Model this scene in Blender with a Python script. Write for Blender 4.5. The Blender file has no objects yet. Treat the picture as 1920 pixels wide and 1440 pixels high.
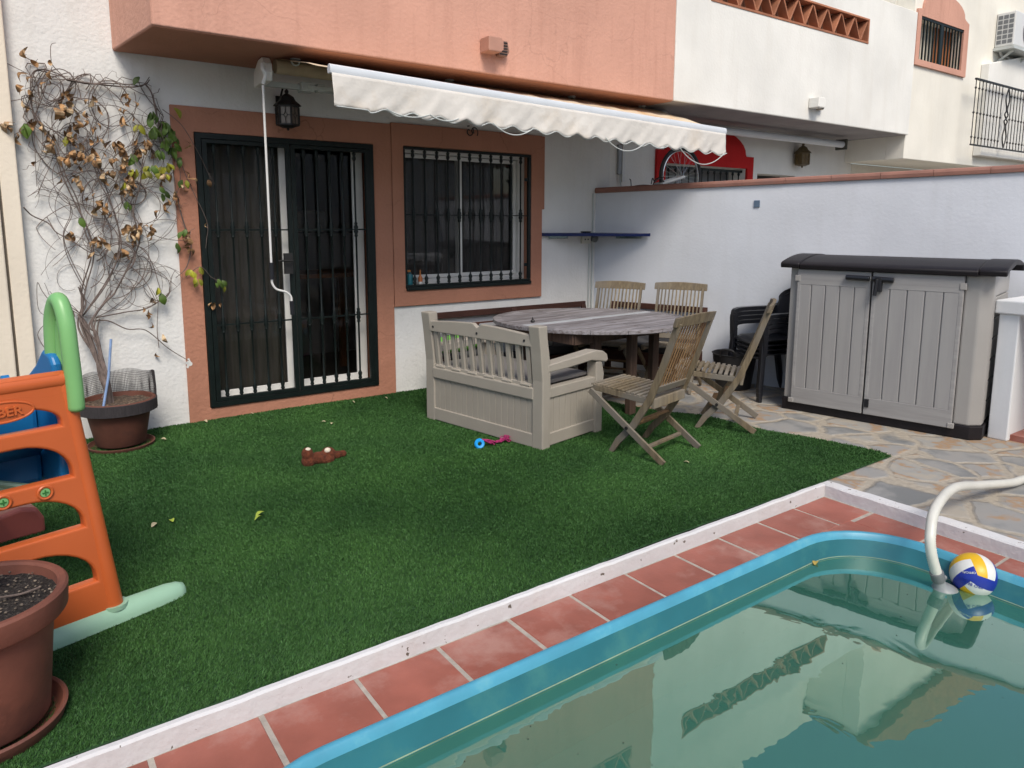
import bpy, bmesh, math, random
import numpy as np
from mathutils import Vector, Matrix, Euler
random.seed(7); rng = np.random.default_rng(7)
S = bpy.context.scene; COL = S.collection; R = math.radians; PI = math.pi

# ------------------------------------------------------------ camera, sky, sun, exposure
cd = bpy.data.cameras.new('camera'); cam = bpy.data.objects.new('camera', cd); COL.objects.link(cam); S.camera = cam
YAW, PITCH, ROLL, FPX, PY = .6196, .1471, .002, 1338.95, 616.43
CAM = Vector((-.967, -5.9492, 1.5803))
fwd = Vector((math.sin(YAW)*math.cos(PITCH), math.cos(YAW)*math.cos(PITCH), -math.sin(PITCH)))
rgt = fwd.cross(Vector((0, 0, 1))).normalized(); upv = rgt.cross(fwd)
r2 = rgt*math.cos(ROLL)+upv*math.sin(ROLL); u2 = -rgt*math.sin(ROLL)+upv*math.cos(ROLL)
m3 = Matrix((r2, u2, -fwd)).transposed()
cam.matrix_world = Matrix.Translation(CAM) @ m3.to_4x4()
cd.sensor_width = 36; cd.lens = FPX/1920*36; cd.shift_y = -(720-PY)/1920; cd.clip_end = 500; cd.clip_start = .05

W = bpy.data.worlds.new('World'); S.world = W; W.use_nodes = True
nt = W.node_tree; bg = nt.nodes['Background']; sky = nt.nodes.new('ShaderNodeTexSky')
SUN_EL, SUN_AZ = R(50), R(200)      # azimuth measured from +Y towards +X
sky.sky_type = 'NISHITA'; sky.sun_disc = False; sky.sun_elevation = SUN_EL; sky.sun_rotation = SUN_AZ
sky.dust_density = 2.5; sky.air_density = 1.0
nt.links.new(sky.outputs[0], bg.inputs[0]); bg.inputs[1].default_value = .112
sd = bpy.data.lights.new('sun', 'SUN'); sun = bpy.data.objects.new('sun', sd); COL.objects.link(sun)
sd.energy = 1.9; sd.angle = R(22); sd.color = (1, .93, .83)
sdir = Vector((math.sin(SUN_AZ)*math.cos(SUN_EL), math.cos(SUN_AZ)*math.cos(SUN_EL), math.sin(SUN_EL)))
sun.rotation_euler = sdir.to_track_quat('Z', 'Y').to_euler(); sun.location = (0, -5, 12)
S.view_settings.view_transform = 'Standard'; S.view_settings.look = 'None'; S.view_settings.gamma = 1
S.view_settings.exposure = .5
S.cycles.max_bounces = 8; S.cycles.transparent_max_bounces = 12

# ------------------------------------------------------------ materials
MATS = {}
def nd(t, k): return t.nodes.new('ShaderNode'+k)
def mat(name, col, rough=.6, var=.12, vs=6, bump=.15, bs=50, metal=0, col2=None, cs=2.0, dist=.004, stretch=(1, 1, 1),
        spec=.5, island=0, coat=0, detail=5):
    if name in MATS: return MATS[name]
    m = bpy.data.materials.new(name); m.use_nodes = True; t = m.node_tree; b = t.nodes['Principled BSDF']; L = t.links.new
    tc = nd(t, 'TexCoord'); mp = nd(t, 'Mapping'); mp.inputs['Scale'].default_value = stretch; L(tc.outputs['Object'], mp.inputs[0])
    n = nd(t, 'TexNoise'); n.inputs['Scale'].default_value = vs; n.inputs['Detail'].default_value = detail; L(mp.outputs[0], n.inputs[0])
    r = nd(t, 'ValToRGB'); L(n.outputs[0], r.inputs[0])
    c = Vector(col[:3]); lo = c*(1-var); hi = c*(1+var*.6)
    r.color_ramp.elements[0].position = .3; r.color_ramp.elements[1].position = .72
    r.color_ramp.elements[0].color = (*lo, 1); r.color_ramp.elements[1].color = (*[min(x, .9) for x in hi], 1)
    out = r.outputs[0]
    if col2 is not None:
        n2 = nd(t, 'TexNoise'); n2.inputs['Scale'].default_value = cs; n2.inputs['Detail'].default_value = 8; n2.inputs['Roughness'].default_value = .65
        L(mp.outputs[0], n2.inputs[0])
        r2_ = nd(t, 'ValToRGB'); r2_.color_ramp.elements[0].position = .52; r2_.color_ramp.elements[1].position = .68; L(n2.outputs[0], r2_.inputs[0])
        mx = nd(t, 'MixRGB'); L(r2_.outputs[0], mx.inputs[0]); L(out, mx.inputs[1]); mx.inputs[2].default_value = (*col2, 1); out = mx.outputs[0]
    if island:
        g = nd(t, 'NewGeometry'); mr = nd(t, 'MapRange'); L(g.outputs['Random Per Island'], mr.inputs[0])
        mr.inputs[3].default_value = 1-island; mr.inputs[4].default_value = 1+island
        hs = nd(t, 'HueSaturation'); L(mr.outputs[0], hs.inputs['Value']); L(out, hs.inputs['Color']); out = hs.outputs[0]
    L(out, b.inputs['Base Color'])
    b.inputs['Roughness'].default_value = rough; b.inputs['Metallic'].default_value = metal
    b.inputs['Specular IOR Level'].default_value = spec; b.inputs['Coat Weight'].default_value = coat
    if bump:
        n3 = nd(t, 'TexNoise'); n3.inputs['Scale'].default_value = bs; n3.inputs['Detail'].default_value = 4; L(mp.outputs[0], n3.inputs[0])
        bp = nd(t, 'Bump'); bp.inputs['Strength'].default_value = bump; bp.inputs['Distance'].default_value = dist
        L(n3.outputs[0], bp.inputs['Height']); L(bp.outputs[0], b.inputs['Normal'])
    MATS[name] = m; return m

def stucco(name, col, stain, cracks=0, stain_amt=.5, bump=.6, chips=None):
    """painted render: lumpy bump, vertical run stains, optional hairline cracks"""
    m = bpy.data.materials.new(name); m.use_nodes = True; t = m.node_tree; b = t.nodes['Principled BSDF']; L = t.links.new
    tc = nd(t, 'TexCoord'); mp = nd(t, 'Mapping'); mp.inputs['Scale'].default_value = (5, 5, .5); L(tc.outputs['Object'], mp.inputs[0])
    ns = nd(t, 'TexNoise'); ns.inputs['Scale'].default_value = 1.6; ns.inputs['Detail'].default_value = 9; ns.inputs['Roughness'].default_value = .62; L(mp.outputs[0], ns.inputs[0])
    rs = nd(t, 'ValToRGB'); rs.color_ramp.elements[0].position = .5; rs.color_ramp.elements[1].position = .82; L(ns.outputs[0], rs.inputs[0])
    nb = nd(t, 'TexNoise'); nb.inputs['Scale'].default_value = 1.3; nb.inputs['Detail'].default_value = 6; L(tc.outputs['Object'], nb.inputs[0])
    rb = nd(t, 'MapRange'); rb.inputs[1].default_value = .3; rb.inputs[2].default_value = .7; rb.inputs[3].default_value = .9; rb.inputs[4].default_value = 1.06; L(nb.outputs[0], rb.inputs[0])
    h = nd(t, 'HueSaturation'); h.inputs['Color'].default_value = (*col, 1); L(rb.outputs[0], h.inputs['Value'])
    am = nd(t, 'Math'); am.operation = 'MULTIPLY'; am.inputs[1].default_value = stain_amt; L(rs.outputs[0], am.inputs[0])
    mx = nd(t, 'MixRGB'); L(am.outputs[0], mx.inputs[0]); L(h.outputs[0], mx.inputs[1]); mx.inputs[2].default_value = (*stain, 1)
    out = mx.outputs[0]; hgt = None
    n1 = nd(t, 'TexNoise'); n1.inputs['Scale'].default_value = 38; n1.inputs['Detail'].default_value = 5; L(tc.outputs['Object'], n1.inputs[0])
    n2 = nd(t, 'TexNoise'); n2.inputs['Scale'].default_value = 5; n2.inputs['Detail'].default_value = 3; L(tc.outputs['Object'], n2.inputs[0])
    ad = nd(t, 'Math'); ad.operation = 'ADD'; L(n1.outputs[0], ad.inputs[0])
    m2 = nd(t, 'Math'); m2.operation = 'MULTIPLY'; m2.inputs[1].default_value = 1.6; L(n2.outputs[0], m2.inputs[0]); L(m2.outputs[0], ad.inputs[1]); hgt = ad.outputs[0]
    if cracks:
        nw = nd(t, 'TexNoise'); nw.inputs['Scale'].default_value = 4; nw.inputs['Detail'].default_value = 6; L(tc.outputs['Object'], nw.inputs[0])
        mw = nd(t, 'MixRGB'); mw.inputs[0].default_value = .22; L(tc.outputs['Object'], mw.inputs[1]); L(nw.outputs['Color'], mw.inputs[2])
        v = nd(t, 'TexVoronoi'); v.feature = 'DISTANCE_TO_EDGE'; v.inputs['Scale'].default_value = 1.5; L(mw.outputs[0], v.inputs[0])
        rc = nd(t, 'ValToRGB'); rc.color_ramp.elements[0].position = .0; rc.color_ramp.elements[0].color = (1, 1, 1, 1)
        rc.color_ramp.elements[1].position = .006; rc.color_ramp.elements[1].color = (0, 0, 0, 1); L(v.outputs['Distance'], rc.inputs[0])
        n5 = nd(t, 'TexNoise'); n5.inputs['Scale'].default_value = 1.1; L(tc.outputs['Object'], n5.inputs[0])
        r5 = nd(t, 'ValToRGB'); r5.color_ramp.elements[0].position = .5; r5.color_ramp.elements[1].position = .62; L(n5.outputs[0], r5.inputs[0])
        mm = nd(t, 'Math'); mm.operation = 'MULTIPLY'; L(rc.outputs[0], mm.inputs[0]); L(r5.outputs[0], mm.inputs[1])
        mk = nd(t, 'Math'); mk.operation = 'MULTIPLY'; mk.inputs[1].default_value = cracks; L(mm.outputs[0], mk.inputs[0])
        mx2 = nd(t, 'MixRGB'); L(mk.outputs[0], mx2.inputs[0]); L(out, mx2.inputs[1]); mx2.inputs[2].default_value = (*[x*.35 for x in col], 1); out = mx2.outputs[0]
    if chips:
        nc = nd(t, 'TexNoise'); nc.inputs['Scale'].default_value = chips[0]; nc.inputs['Detail'].default_value = 7; L(tc.outputs['Object'], nc.inputs[0])
        rc2 = nd(t, 'ValToRGB'); rc2.color_ramp.elements[0].position = chips[1]; rc2.color_ramp.elements[1].position = chips[1]+.015; L(nc.outputs[0], rc2.inputs[0])
        mx3 = nd(t, 'MixRGB'); L(rc2.outputs[0], mx3.inputs[0]); L(out, mx3.inputs[1]); mx3.inputs[2].default_value = (*chips[2], 1); out = mx3.outputs[0]
    L(out, b.inputs['Base Color']); b.inputs['Roughness'].default_value = .85; b.inputs['Specular IOR Level'].default_value = .3
    bp = nd(t, 'Bump'); bp.inputs['Strength'].default_value = bump; bp.inputs['Distance'].default_value = .012; L(hgt, bp.inputs['Height']); L(bp.outputs[0], b.inputs['Normal'])
    return m

def wood(name, col, dark, rough=.7, axis=0, sc=1.0, sat2=None, isl=(.75, 1.2)):
    m = bpy.data.materials.new(name); m.use_nodes = True; t = m.node_tree; b = t.nodes['Principled BSDF']; L = t.links.new
    tc = nd(t, 'TexCoord'); mp = nd(t, 'Mapping'); s = [28*sc]*3; s[axis] = 2.2*sc; mp.inputs['Scale'].default_value = s; L(tc.outputs['Object'], mp.inputs[0])
    n = nd(t, 'TexNoise'); n.inputs['Scale'].default_value = 1.5; n.inputs['Detail'].default_value = 8; n.inputs['Roughness'].default_value = .65; L(mp.outputs[0], n.inputs[0])
    r = nd(t, 'ValToRGB'); r.color_ramp.elements[0].position = .33; r.color_ramp.elements[0].color = (*dark, 1); r.color_ramp.elements[1].position = .62; r.color_ramp.elements[1].color = (*col, 1); L(n.outputs[0], r.inputs[0])
    out = r.outputs[0]
    if sat2:
        n2 = nd(t, 'TexNoise'); n2.inputs['Scale'].default_value = 3; L(tc.outputs['Object'], n2.inputs[0])
        q = nd(t, 'ValToRGB'); q.color_ramp.elements[0].position = .42; q.color_ramp.elements[1].position = .62; L(n2.outputs[0], q.inputs[0])
        mx = nd(t, 'MixRGB'); L(q.outputs[0], mx.inputs[0]); L(out, mx.inputs[1]); mx.inputs[2].default_value = (*sat2, 1)
        mx.blend_type = 'MIX'; out = mx.outputs[0]
        mx.inputs[0].default_value = .5
    g = nd(t, 'NewGeometry'); mr = nd(t, 'MapRange'); L(g.outputs['Random Per Island'], mr.inputs[0]); mr.inputs[3].default_value = .75; mr.inputs[4].default_value = 1.2
    mr.inputs[3].default_value, mr.inputs[4].default_value = isl
    hs = nd(t, 'HueSaturation'); L(mr.outputs[0], hs.inputs['Value']); L(out, hs.inputs['Color'])
    L(hs.outputs[0], b.inputs['Base Color']); b.inputs['Roughness'].default_value = rough; b.inputs['Specular IOR Level'].default_value = .35
    bp = nd(t, 'Bump'); bp.inputs['Strength'].default_value = .35; bp.inputs['Distance'].default_value = .003; L(n.outputs[0], bp.inputs['Height']); L(bp.outputs[0], b.inputs['Normal'])
    return m

WHITE = stucco('white_render', (.74, .74, .72), (.50, .47, .41), stain_amt=.30, bump=.4)
WHITE2 = stucco('white_render_neighbour', (.80, .79, .74), (.60, .56, .48), stain_amt=.25, bump=.2)
PARTY = stucco('blue_white_render', (.64, .67, .72), (.46, .47, .47), stain_amt=.25, bump=.12)
SMOOTHW = stucco('smooth_white_paint', (.74, .76, .78), (.5, .5, .48), stain_amt=.2, bump=.08)
CREAM2 = stucco('pale_cream_render', (.82, .79, .70), (.62, .56, .44), stain_amt=.2, bump=.15)
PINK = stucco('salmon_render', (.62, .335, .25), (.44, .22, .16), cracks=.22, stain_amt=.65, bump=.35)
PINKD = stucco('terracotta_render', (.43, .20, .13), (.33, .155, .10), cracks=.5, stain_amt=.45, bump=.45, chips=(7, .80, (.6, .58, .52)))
CREAM = stucco('cream_render', (.76, .68, .56), (.5, .42, .32), stain_amt=.3, bump=.2)
REDP = stucco('red_paint', (.50, .014, .014), (.28, .01, .012), stain_amt=.35, bump=.2)
KERB = stucco('chipped_white_paint', (.62, .625, .64), (.48, .43, .39), stain_amt=.35, bump=.28, chips=(26, .69, (.13, .11, .09)))
IRON = mat('dark_green_iron', (.006, .011, .010), .42, .3, 20, .15, 120, spec=.3)
BLACKM = mat('black_iron', (.014, .013, .013), .5, .2, 20, .2, 90)
WPVC = mat('white_frame_paint', (.72, .72, .69), .35, .05, 5, .03, 30)
GREYPL = mat('taupe_plastic_bench', (.35, .32, .272), .5, .06, 5, .05, 300, spec=.4)
BENCHD = mat('taupe_plastic_lid', (.20, .19, .185), .45, .06, 5, .05, 300)
SHEDP = wood('grey_woodgrain_plastic', (.335, .33, .325), (.295, .29, .29), rough=.5, axis=2, sc=.35, isl=(.97, 1.03))
SHEDR = wood('grey_woodgrain_rail', (.34, .335, .33), (.275, .27, .268), rough=.5, axis=0, sc=.6, isl=(.97, 1.03))
SHEDC = mat('grey_smooth_plastic', (.335, .325, .31), .5, .05, 4, .08, 160)
SHEDD = mat('dark_brown_plastic', (.012, .010, .012), .5, .15, 12, .25, 90, spec=.3)
TEAK = wood('weathered_teak', (.235, .185, .115), (.11, .085, .055), axis=2, sat2=(.19, .17, .14))
TEAKO = wood('warm_teak', (.29, .175, .085), (.20, .115, .055), axis=2, isl=(.8, 1.15))
TEAKG = wood('silver_teak', (.27, .26, .275), (.10, .082, .078), axis=0)
TEAKD = wood('dark_table_wood', (.11, .07, .05), (.05, .03, .022), axis=2)
SOFAW = wood('red_brown_wood', (.08, .032, .022), (.04, .016, .012), axis=0)
CUSH = mat('dark_cushion_fabric', (.05, .05, .055), .95, .2, 8, .3, 200)
BLKPL = mat('black_resin', (.012, .013, .017), .35, .1, 10, .04, 150)
BLKRUB = mat('black_rubber', (.011, .011, .012), .6, .15, 8, .1, 80)
TERRA = mat('terracotta_pot_clay', (.135, .048, .030), .75, .3, 7, .3, 60, col2=(.085, .035, .025), cs=3)
TERRAF = mat('terracotta_pot_front', (.185, .065, .042), .7, .25, 6, .3, 60, col2=(.10, .038, .028), cs=2.5)
SOIL = mat('black_potting_soil', (.018, .014, .012), .95, .6, 60, 1, 90, dist=.02, col2=(.10, .085, .07), cs=95)
TILE = mat('terracotta_floor_tile', (.305, .102, .074), .42, .22, 5, .2, 60, col2=(.37, .19, .155), cs=3.2, island=.10, spec=.4)
GROUT = mat('cement_grout', (.38, .345, .30), .9, .2, 25, .5, 90)
COPE = mat('terracotta_coping', (.30, .145, .11), .75, .2, 6, .3, 50, col2=(.22, .12, .10), cs=3, island=.08)
ORANGE = mat('orange_plastic', (.55, .12, .032), .36, .06, 4, .03, 200, spec=.45)
GREENP = mat('green_plastic', (.20, .46, .17), .36, .06, 4, .03, 200)
GREENL = mat('pale_green_plastic', (.30, .50, .36), .4, .1, 5, .05, 100)
BLUEP = mat('blue_plastic', (.012, .17, .42), .35, .06, 4, .03, 200)
REDPL = mat('faded_red_plastic', (.48, .12, .09), .4, .1, 5, .04, 100)
ALU = mat('white_powder_coat', (.66, .70, .74), .3, .04, 6, .02, 60)
ALUG = mat('grey_white_metal', (.52, .55, .53), .4, .08, 9, .05, 60)
FABT = mat('stained_awning_fabric', (.68, .56, .40), .9, .15, 3, .2, 300, col2=(.60, .33, .12), cs=1.6, stretch=(1, 1, 1))
FABV = mat('white_valance_canvas', (.62, .595, .55), .9, .08, 4, .35, 14, col2=(.55, .50, .43), cs=2.5, dist=.02)
BEIGEF = mat('beige_roller_fabric', (.42, .33, .22), .85, .2, 8, .2, 90)
GLASSB = mat('blue_shelf_glass', (.008, .018, .09), .2, .1, 5, 0, spec=.4)
TWIG = mat('vine_bark', (.15, .115, .10), .85, .35, 20, .4, 120)
DRY = mat('dry_leaf', (.30, .165, .07), .8, .5, 25, .3, 60, col2=(.52, .42, .27), cs=9, island=.5)
LEAFG = mat('green_leaf', (.07, .125, .018), .5, .3, 20, .2, 60, island=.4, spec=.4)
LEAFY = mat('yellow_green_leaf', (.30, .30, .02), .55, .4, 20, .2, 60, island=.3)
POOLB = mat('blue_gelcoat', (.022, .14, .175), .32, .18, 3, .05, 20, spec=.5, col2=(.04, .17, .18), cs=4)
HOSE = mat('white_pool_hose', (.62, .62, .57), .4, .08, 8, .05, 60)
HOSEG = mat('grey_fitting_plastic', (.22, .24, .25), .45, .15, 12, .1, 60)
CURT = mat('grey_brown_curtain', (.26, .24, .20), .95, .3, 9, .5, 120, stretch=(3, 3, .3))
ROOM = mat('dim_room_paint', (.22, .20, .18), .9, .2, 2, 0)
WOODORG = mat('orange_table_wood', (.35, .14, .05), .5, .2, 5, 0)
BRICK = mat('zigzag_clay', (.42, .17, .09), .8, .25, 8, .3, 60, island=.15)
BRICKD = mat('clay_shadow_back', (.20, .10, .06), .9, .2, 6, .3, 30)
WHPL = mat('white_plastic', (.70, .70, .68), .35, .04, 6, .02, 60)
GRPL = mat('grey_plastic', (.16, .17, .18), .45, .1, 6, .05, 60)
LGREY = mat('light_grey_box_plastic', (.30, .32, .34), .45, .08, 6, .05, 60)
SPOKE = mat('steel_spoke', (.55, .55, .55), .25, .05, 6, 0, metal=1)
PLUSH = mat('brown_plush', (.17, .045, .018), 1, .5, 45, 1, 160, dist=.02)
CREAMPL = mat('cream_plush', (.7, .62, .5), 1, .1, 30, .5, 120)
PINKROPE = mat('pink_rope', (.36, .02, .13), .8, .3, 40, .4, 90)
CYAN = mat('bright_blue_plastic', (.01, .33, .78), .35, .05, 6, .02, 60)
MESHM = mat('charcoal_mesh', (.035, .030, .032), .9, .3, 40, .4, 200, stretch=(4, 4, .4))
BLUESTK = mat('pale_blue_stake', (.22, .33, .55), .5, .2, 20, .1, 60)
AMBER = mat('amber_glass', (.16, .10, .03), .4, .3, 30, .1, 60)
BVB = mat('ball_blue', (.012, .03, .30), .35, .05, 6, .15, 220); BVW = mat('ball_white', (.66, .67, .65), .4, .04, 6, .15, 220); BVY = mat('ball_yellow', (.70, .42, .01), .38, .05, 6, .15, 220)
LIME = mat('lime_fabric', (.12, .34, .05), .8, .1, 6, .1, 60)

def glass_mat(name, tint, fac_boost=1.0, rough=.0, ior=1.45):
    m = bpy.data.materials.new(name); m.use_nodes = True; t = m.node_tree; L = t.links.new
    t.nodes.remove(t.nodes['Principled BSDF']); o = t.nodes['Material Output']
    tr = nd(t, 'BsdfTransparent'); tr.inputs[0].default_value = (*tint, 1)
    gl = nd(t, 'BsdfGlossy'); gl.inputs['Roughness'].default_value = rough
    fr = nd(t, 'Fresnel'); fr.inputs[0].default_value = ior
    mu = nd(t, 'Math'); mu.operation = 'MULTIPLY'; mu.use_clamp = True; mu.inputs[1].default_value = fac_boost; L(fr.outputs[0], mu.inputs[0])
    mx = nd(t, 'MixShader'); L(mu.outputs[0], mx.inputs[0]); L(tr.outputs[0], mx.inputs[1]); L(gl.outputs[0], mx.inputs[2]); L(mx.outputs[0], o.inputs['Surface'])
    return m, fr, gl, tr
PANE = glass_mat('window_glass', (.78, .78, .78), .75)[0]
CLEAR = glass_mat('clear_plastic', (.75, .85, .85), 1.2)[0]

def water_mat():
    m, fr, gl, tr = glass_mat('pool_water', (.30, .66, .56), 5.0, 0, 1.33)
    t = m.node_tree; L = t.links.new
    tc = nd(t, 'TexCoord'); n = nd(t, 'TexNoise'); n.inputs['Scale'].default_value = 3.2; n.inputs['Detail'].default_value = 3; n.inputs['Distortion'].default_value = .6; L(tc.outputs['Object'], n.inputs[0])
    bp = nd(t, 'Bump'); bp.inputs['Strength'].default_value = .05; bp.inputs['Distance'].default_value = .02; L(n.outputs[0], bp.inputs['Height'])
    L(bp.outputs[0], gl.inputs['Normal']); L(bp.outputs[0], fr.inputs['Normal'])
    # turbid part: suspended algae gives the water a body colour of its own
    df = nd(t, 'BsdfDiffuse'); df.inputs[0].default_value = (.085, .30, .215, 1)
    o = t.nodes['Material Output']; mx = [x for x in t.nodes if x.type == 'MIX_SHADER'][0]
    m2 = nd(t, 'MixShader'); m2.inputs[0].default_value = .42; L(tr.outputs[0], m2.inputs[1]); L(df.outputs[0], m2.inputs[2]); L(m2.outputs[0], mx.inputs[1])
    gl.inputs[0].default_value = (.80, .95, .85, 1)
    return m
WATER = water_mat()

def stone_mat():
    m = bpy.data.materials.new('flagstone_paving'); m.use_nodes = True; t = m.node_tree; b = t.nodes['Principled BSDF']; L = t.links.new
    tc = nd(t, 'TexCoord'); nw = nd(t, 'TexNoise'); nw.inputs['Scale'].default_value = 3.5; nw.inputs['Detail'].default_value = 3; L(tc.outputs['Object'], nw.inputs[0])
    mw = nd(t, 'MixRGB'); mw.inputs[0].default_value = .13; L(tc.outputs['Object'], mw.inputs[1]); L(nw.outputs['Color'], mw.inputs[2])
    v = nd(t, 'TexVoronoi'); v.feature = 'DISTANCE_TO_EDGE'; v.inputs['Scale'].default_value = 3.5; L(mw.outputs[0], v.inputs[0])
    vc = nd(t, 'TexVoronoi'); vc.inputs['Scale'].default_value = 3.5; L(mw.outputs[0], vc.inputs[0])
    sp = nd(t, 'SeparateColor'); L(vc.outputs['Color'], sp.inputs[0])
    n6 = nd(t, 'TexNoise'); n6.inputs['Scale'].default_value = 5; n6.inputs['Detail'].default_value = 7; L(tc.outputs['Object'], n6.inputs[0])
    ad = nd(t, 'Math'); ad.operation = 'MULTIPLY_ADD'; ad.inputs[1].default_value = .65; L(sp.outputs[0], ad.inputs[0])
    m7 = nd(t, 'Math'); m7.operation = 'MULTIPLY_ADD'; m7.inputs[1].default_value = 1.3; m7.inputs[2].default_value = -.48; L(n6.outputs[0], m7.inputs[0]); L(m7.outputs[0], ad.inputs[2])
    r = nd(t, 'ValToRGB'); cr = r.color_ramp; cr.elements[0].position = .12; cr.elements[0].color = (.17, .178, .18, 1); cr.elements[1].position = .88; cr.elements[1].color = (.36, .33, .28, 1)
    for p_, c_ in ((.38, (.275, .275, .268)), (.55, (.29, .28, .265)), (.66, (.34, .22, .125)), (.74, (.30, .30, .285))):
        e = cr.elements.new(p_); e.color = (*c_, 1)
    L(ad.outputs[0], r.inputs[0])
    re = nd(t, 'ValToRGB'); re.color_ramp.elements[0].position = .035; re.color_ramp.elements[1].position = .10; L(v.outputs['Distance'], re.inputs[0])
    nj = nd(t, 'TexNoise'); nj.inputs['Scale'].default_value = 30; nj.inputs['Detail'].default_value = 5; L(tc.outputs['Object'], nj.inputs[0])
    rj = nd(t, 'ValToRGB'); rj.color_ramp.elements[0].color = (.30, .265, .215, 1); rj.color_ramp.elements[1].color = (.42, .38, .31, 1); rj.color_ramp.elements[0].position = .3; rj.color_ramp.elements[1].position = .7; L(nj.outputs[0], rj.inputs[0])
    mx = nd(t, 'MixRGB'); L(re.outputs[0], mx.inputs[0]); L(rj.outputs[0], mx.inputs[1]); L(r.outputs[0], mx.inputs[2]); L(mx.outputs[0], b.inputs['Base Color'])
    b.inputs['Roughness'].default_value = .62
    ah = nd(t, 'Math'); ah.operation = 'MULTIPLY_ADD'; ah.inputs[1].default_value = .35; L(n6.outputs[0], ah.inputs[0]); L(re.outputs[0], ah.inputs[2])
    bp = nd(t, 'Bump'); bp.inputs['Strength'].default_value = .6; bp.inputs['Distance'].default_value = .015; L(ah.outputs[0], bp.inputs['Height']); L(bp.outputs[0], b.inputs['Normal'])
    return m
STONE = stone_mat()

def turf_mat():
    m = bpy.data.materials.new('artificial_grass'); m.use_nodes = True; t = m.node_tree; b = t.nodes['Principled BSDF']; L = t.links.new
    tc = nd(t, 'TexCoord'); n = nd(t, 'TexNoise'); n.inputs['Scale'].default_value = 1.3; n.inputs['Detail'].default_value = 5; L(tc.outputs['Object'], n.inputs[0])
    r = nd(t, 'ValToRGB'); r.color_ramp.elements[0].position = .35; r.color_ramp.elements[0].color = (.034, .098, .026, 1); r.color_ramp.elements[1].position = .7; r.color_ramp.elements[1].color = (.064, .165, .040, 1); L(n.outputs[0], r.inputs[0])
    g = nd(t, 'NewGeometry'); mr = nd(t, 'MapRange'); L(g.outputs['Random Per Island'], mr.inputs[0]); mr.inputs[3].default_value = .72; mr.inputs[4].default_value = 1.3
    hs = nd(t, 'HueSaturation'); L(mr.outputs[0], hs.inputs['Value']); L(r.outputs[0], hs.inputs['Color']); L(hs.outputs[0], b.inputs['Base Color'])
    b.inputs['Roughness'].default_value = .6; b.inputs['Specular IOR Level'].default_value = .25
    return m
TURF = turf_mat(); TURFB = mat('turf_backing', (.020, .070, .020), .95, .3, 12, .4, 90)

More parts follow.
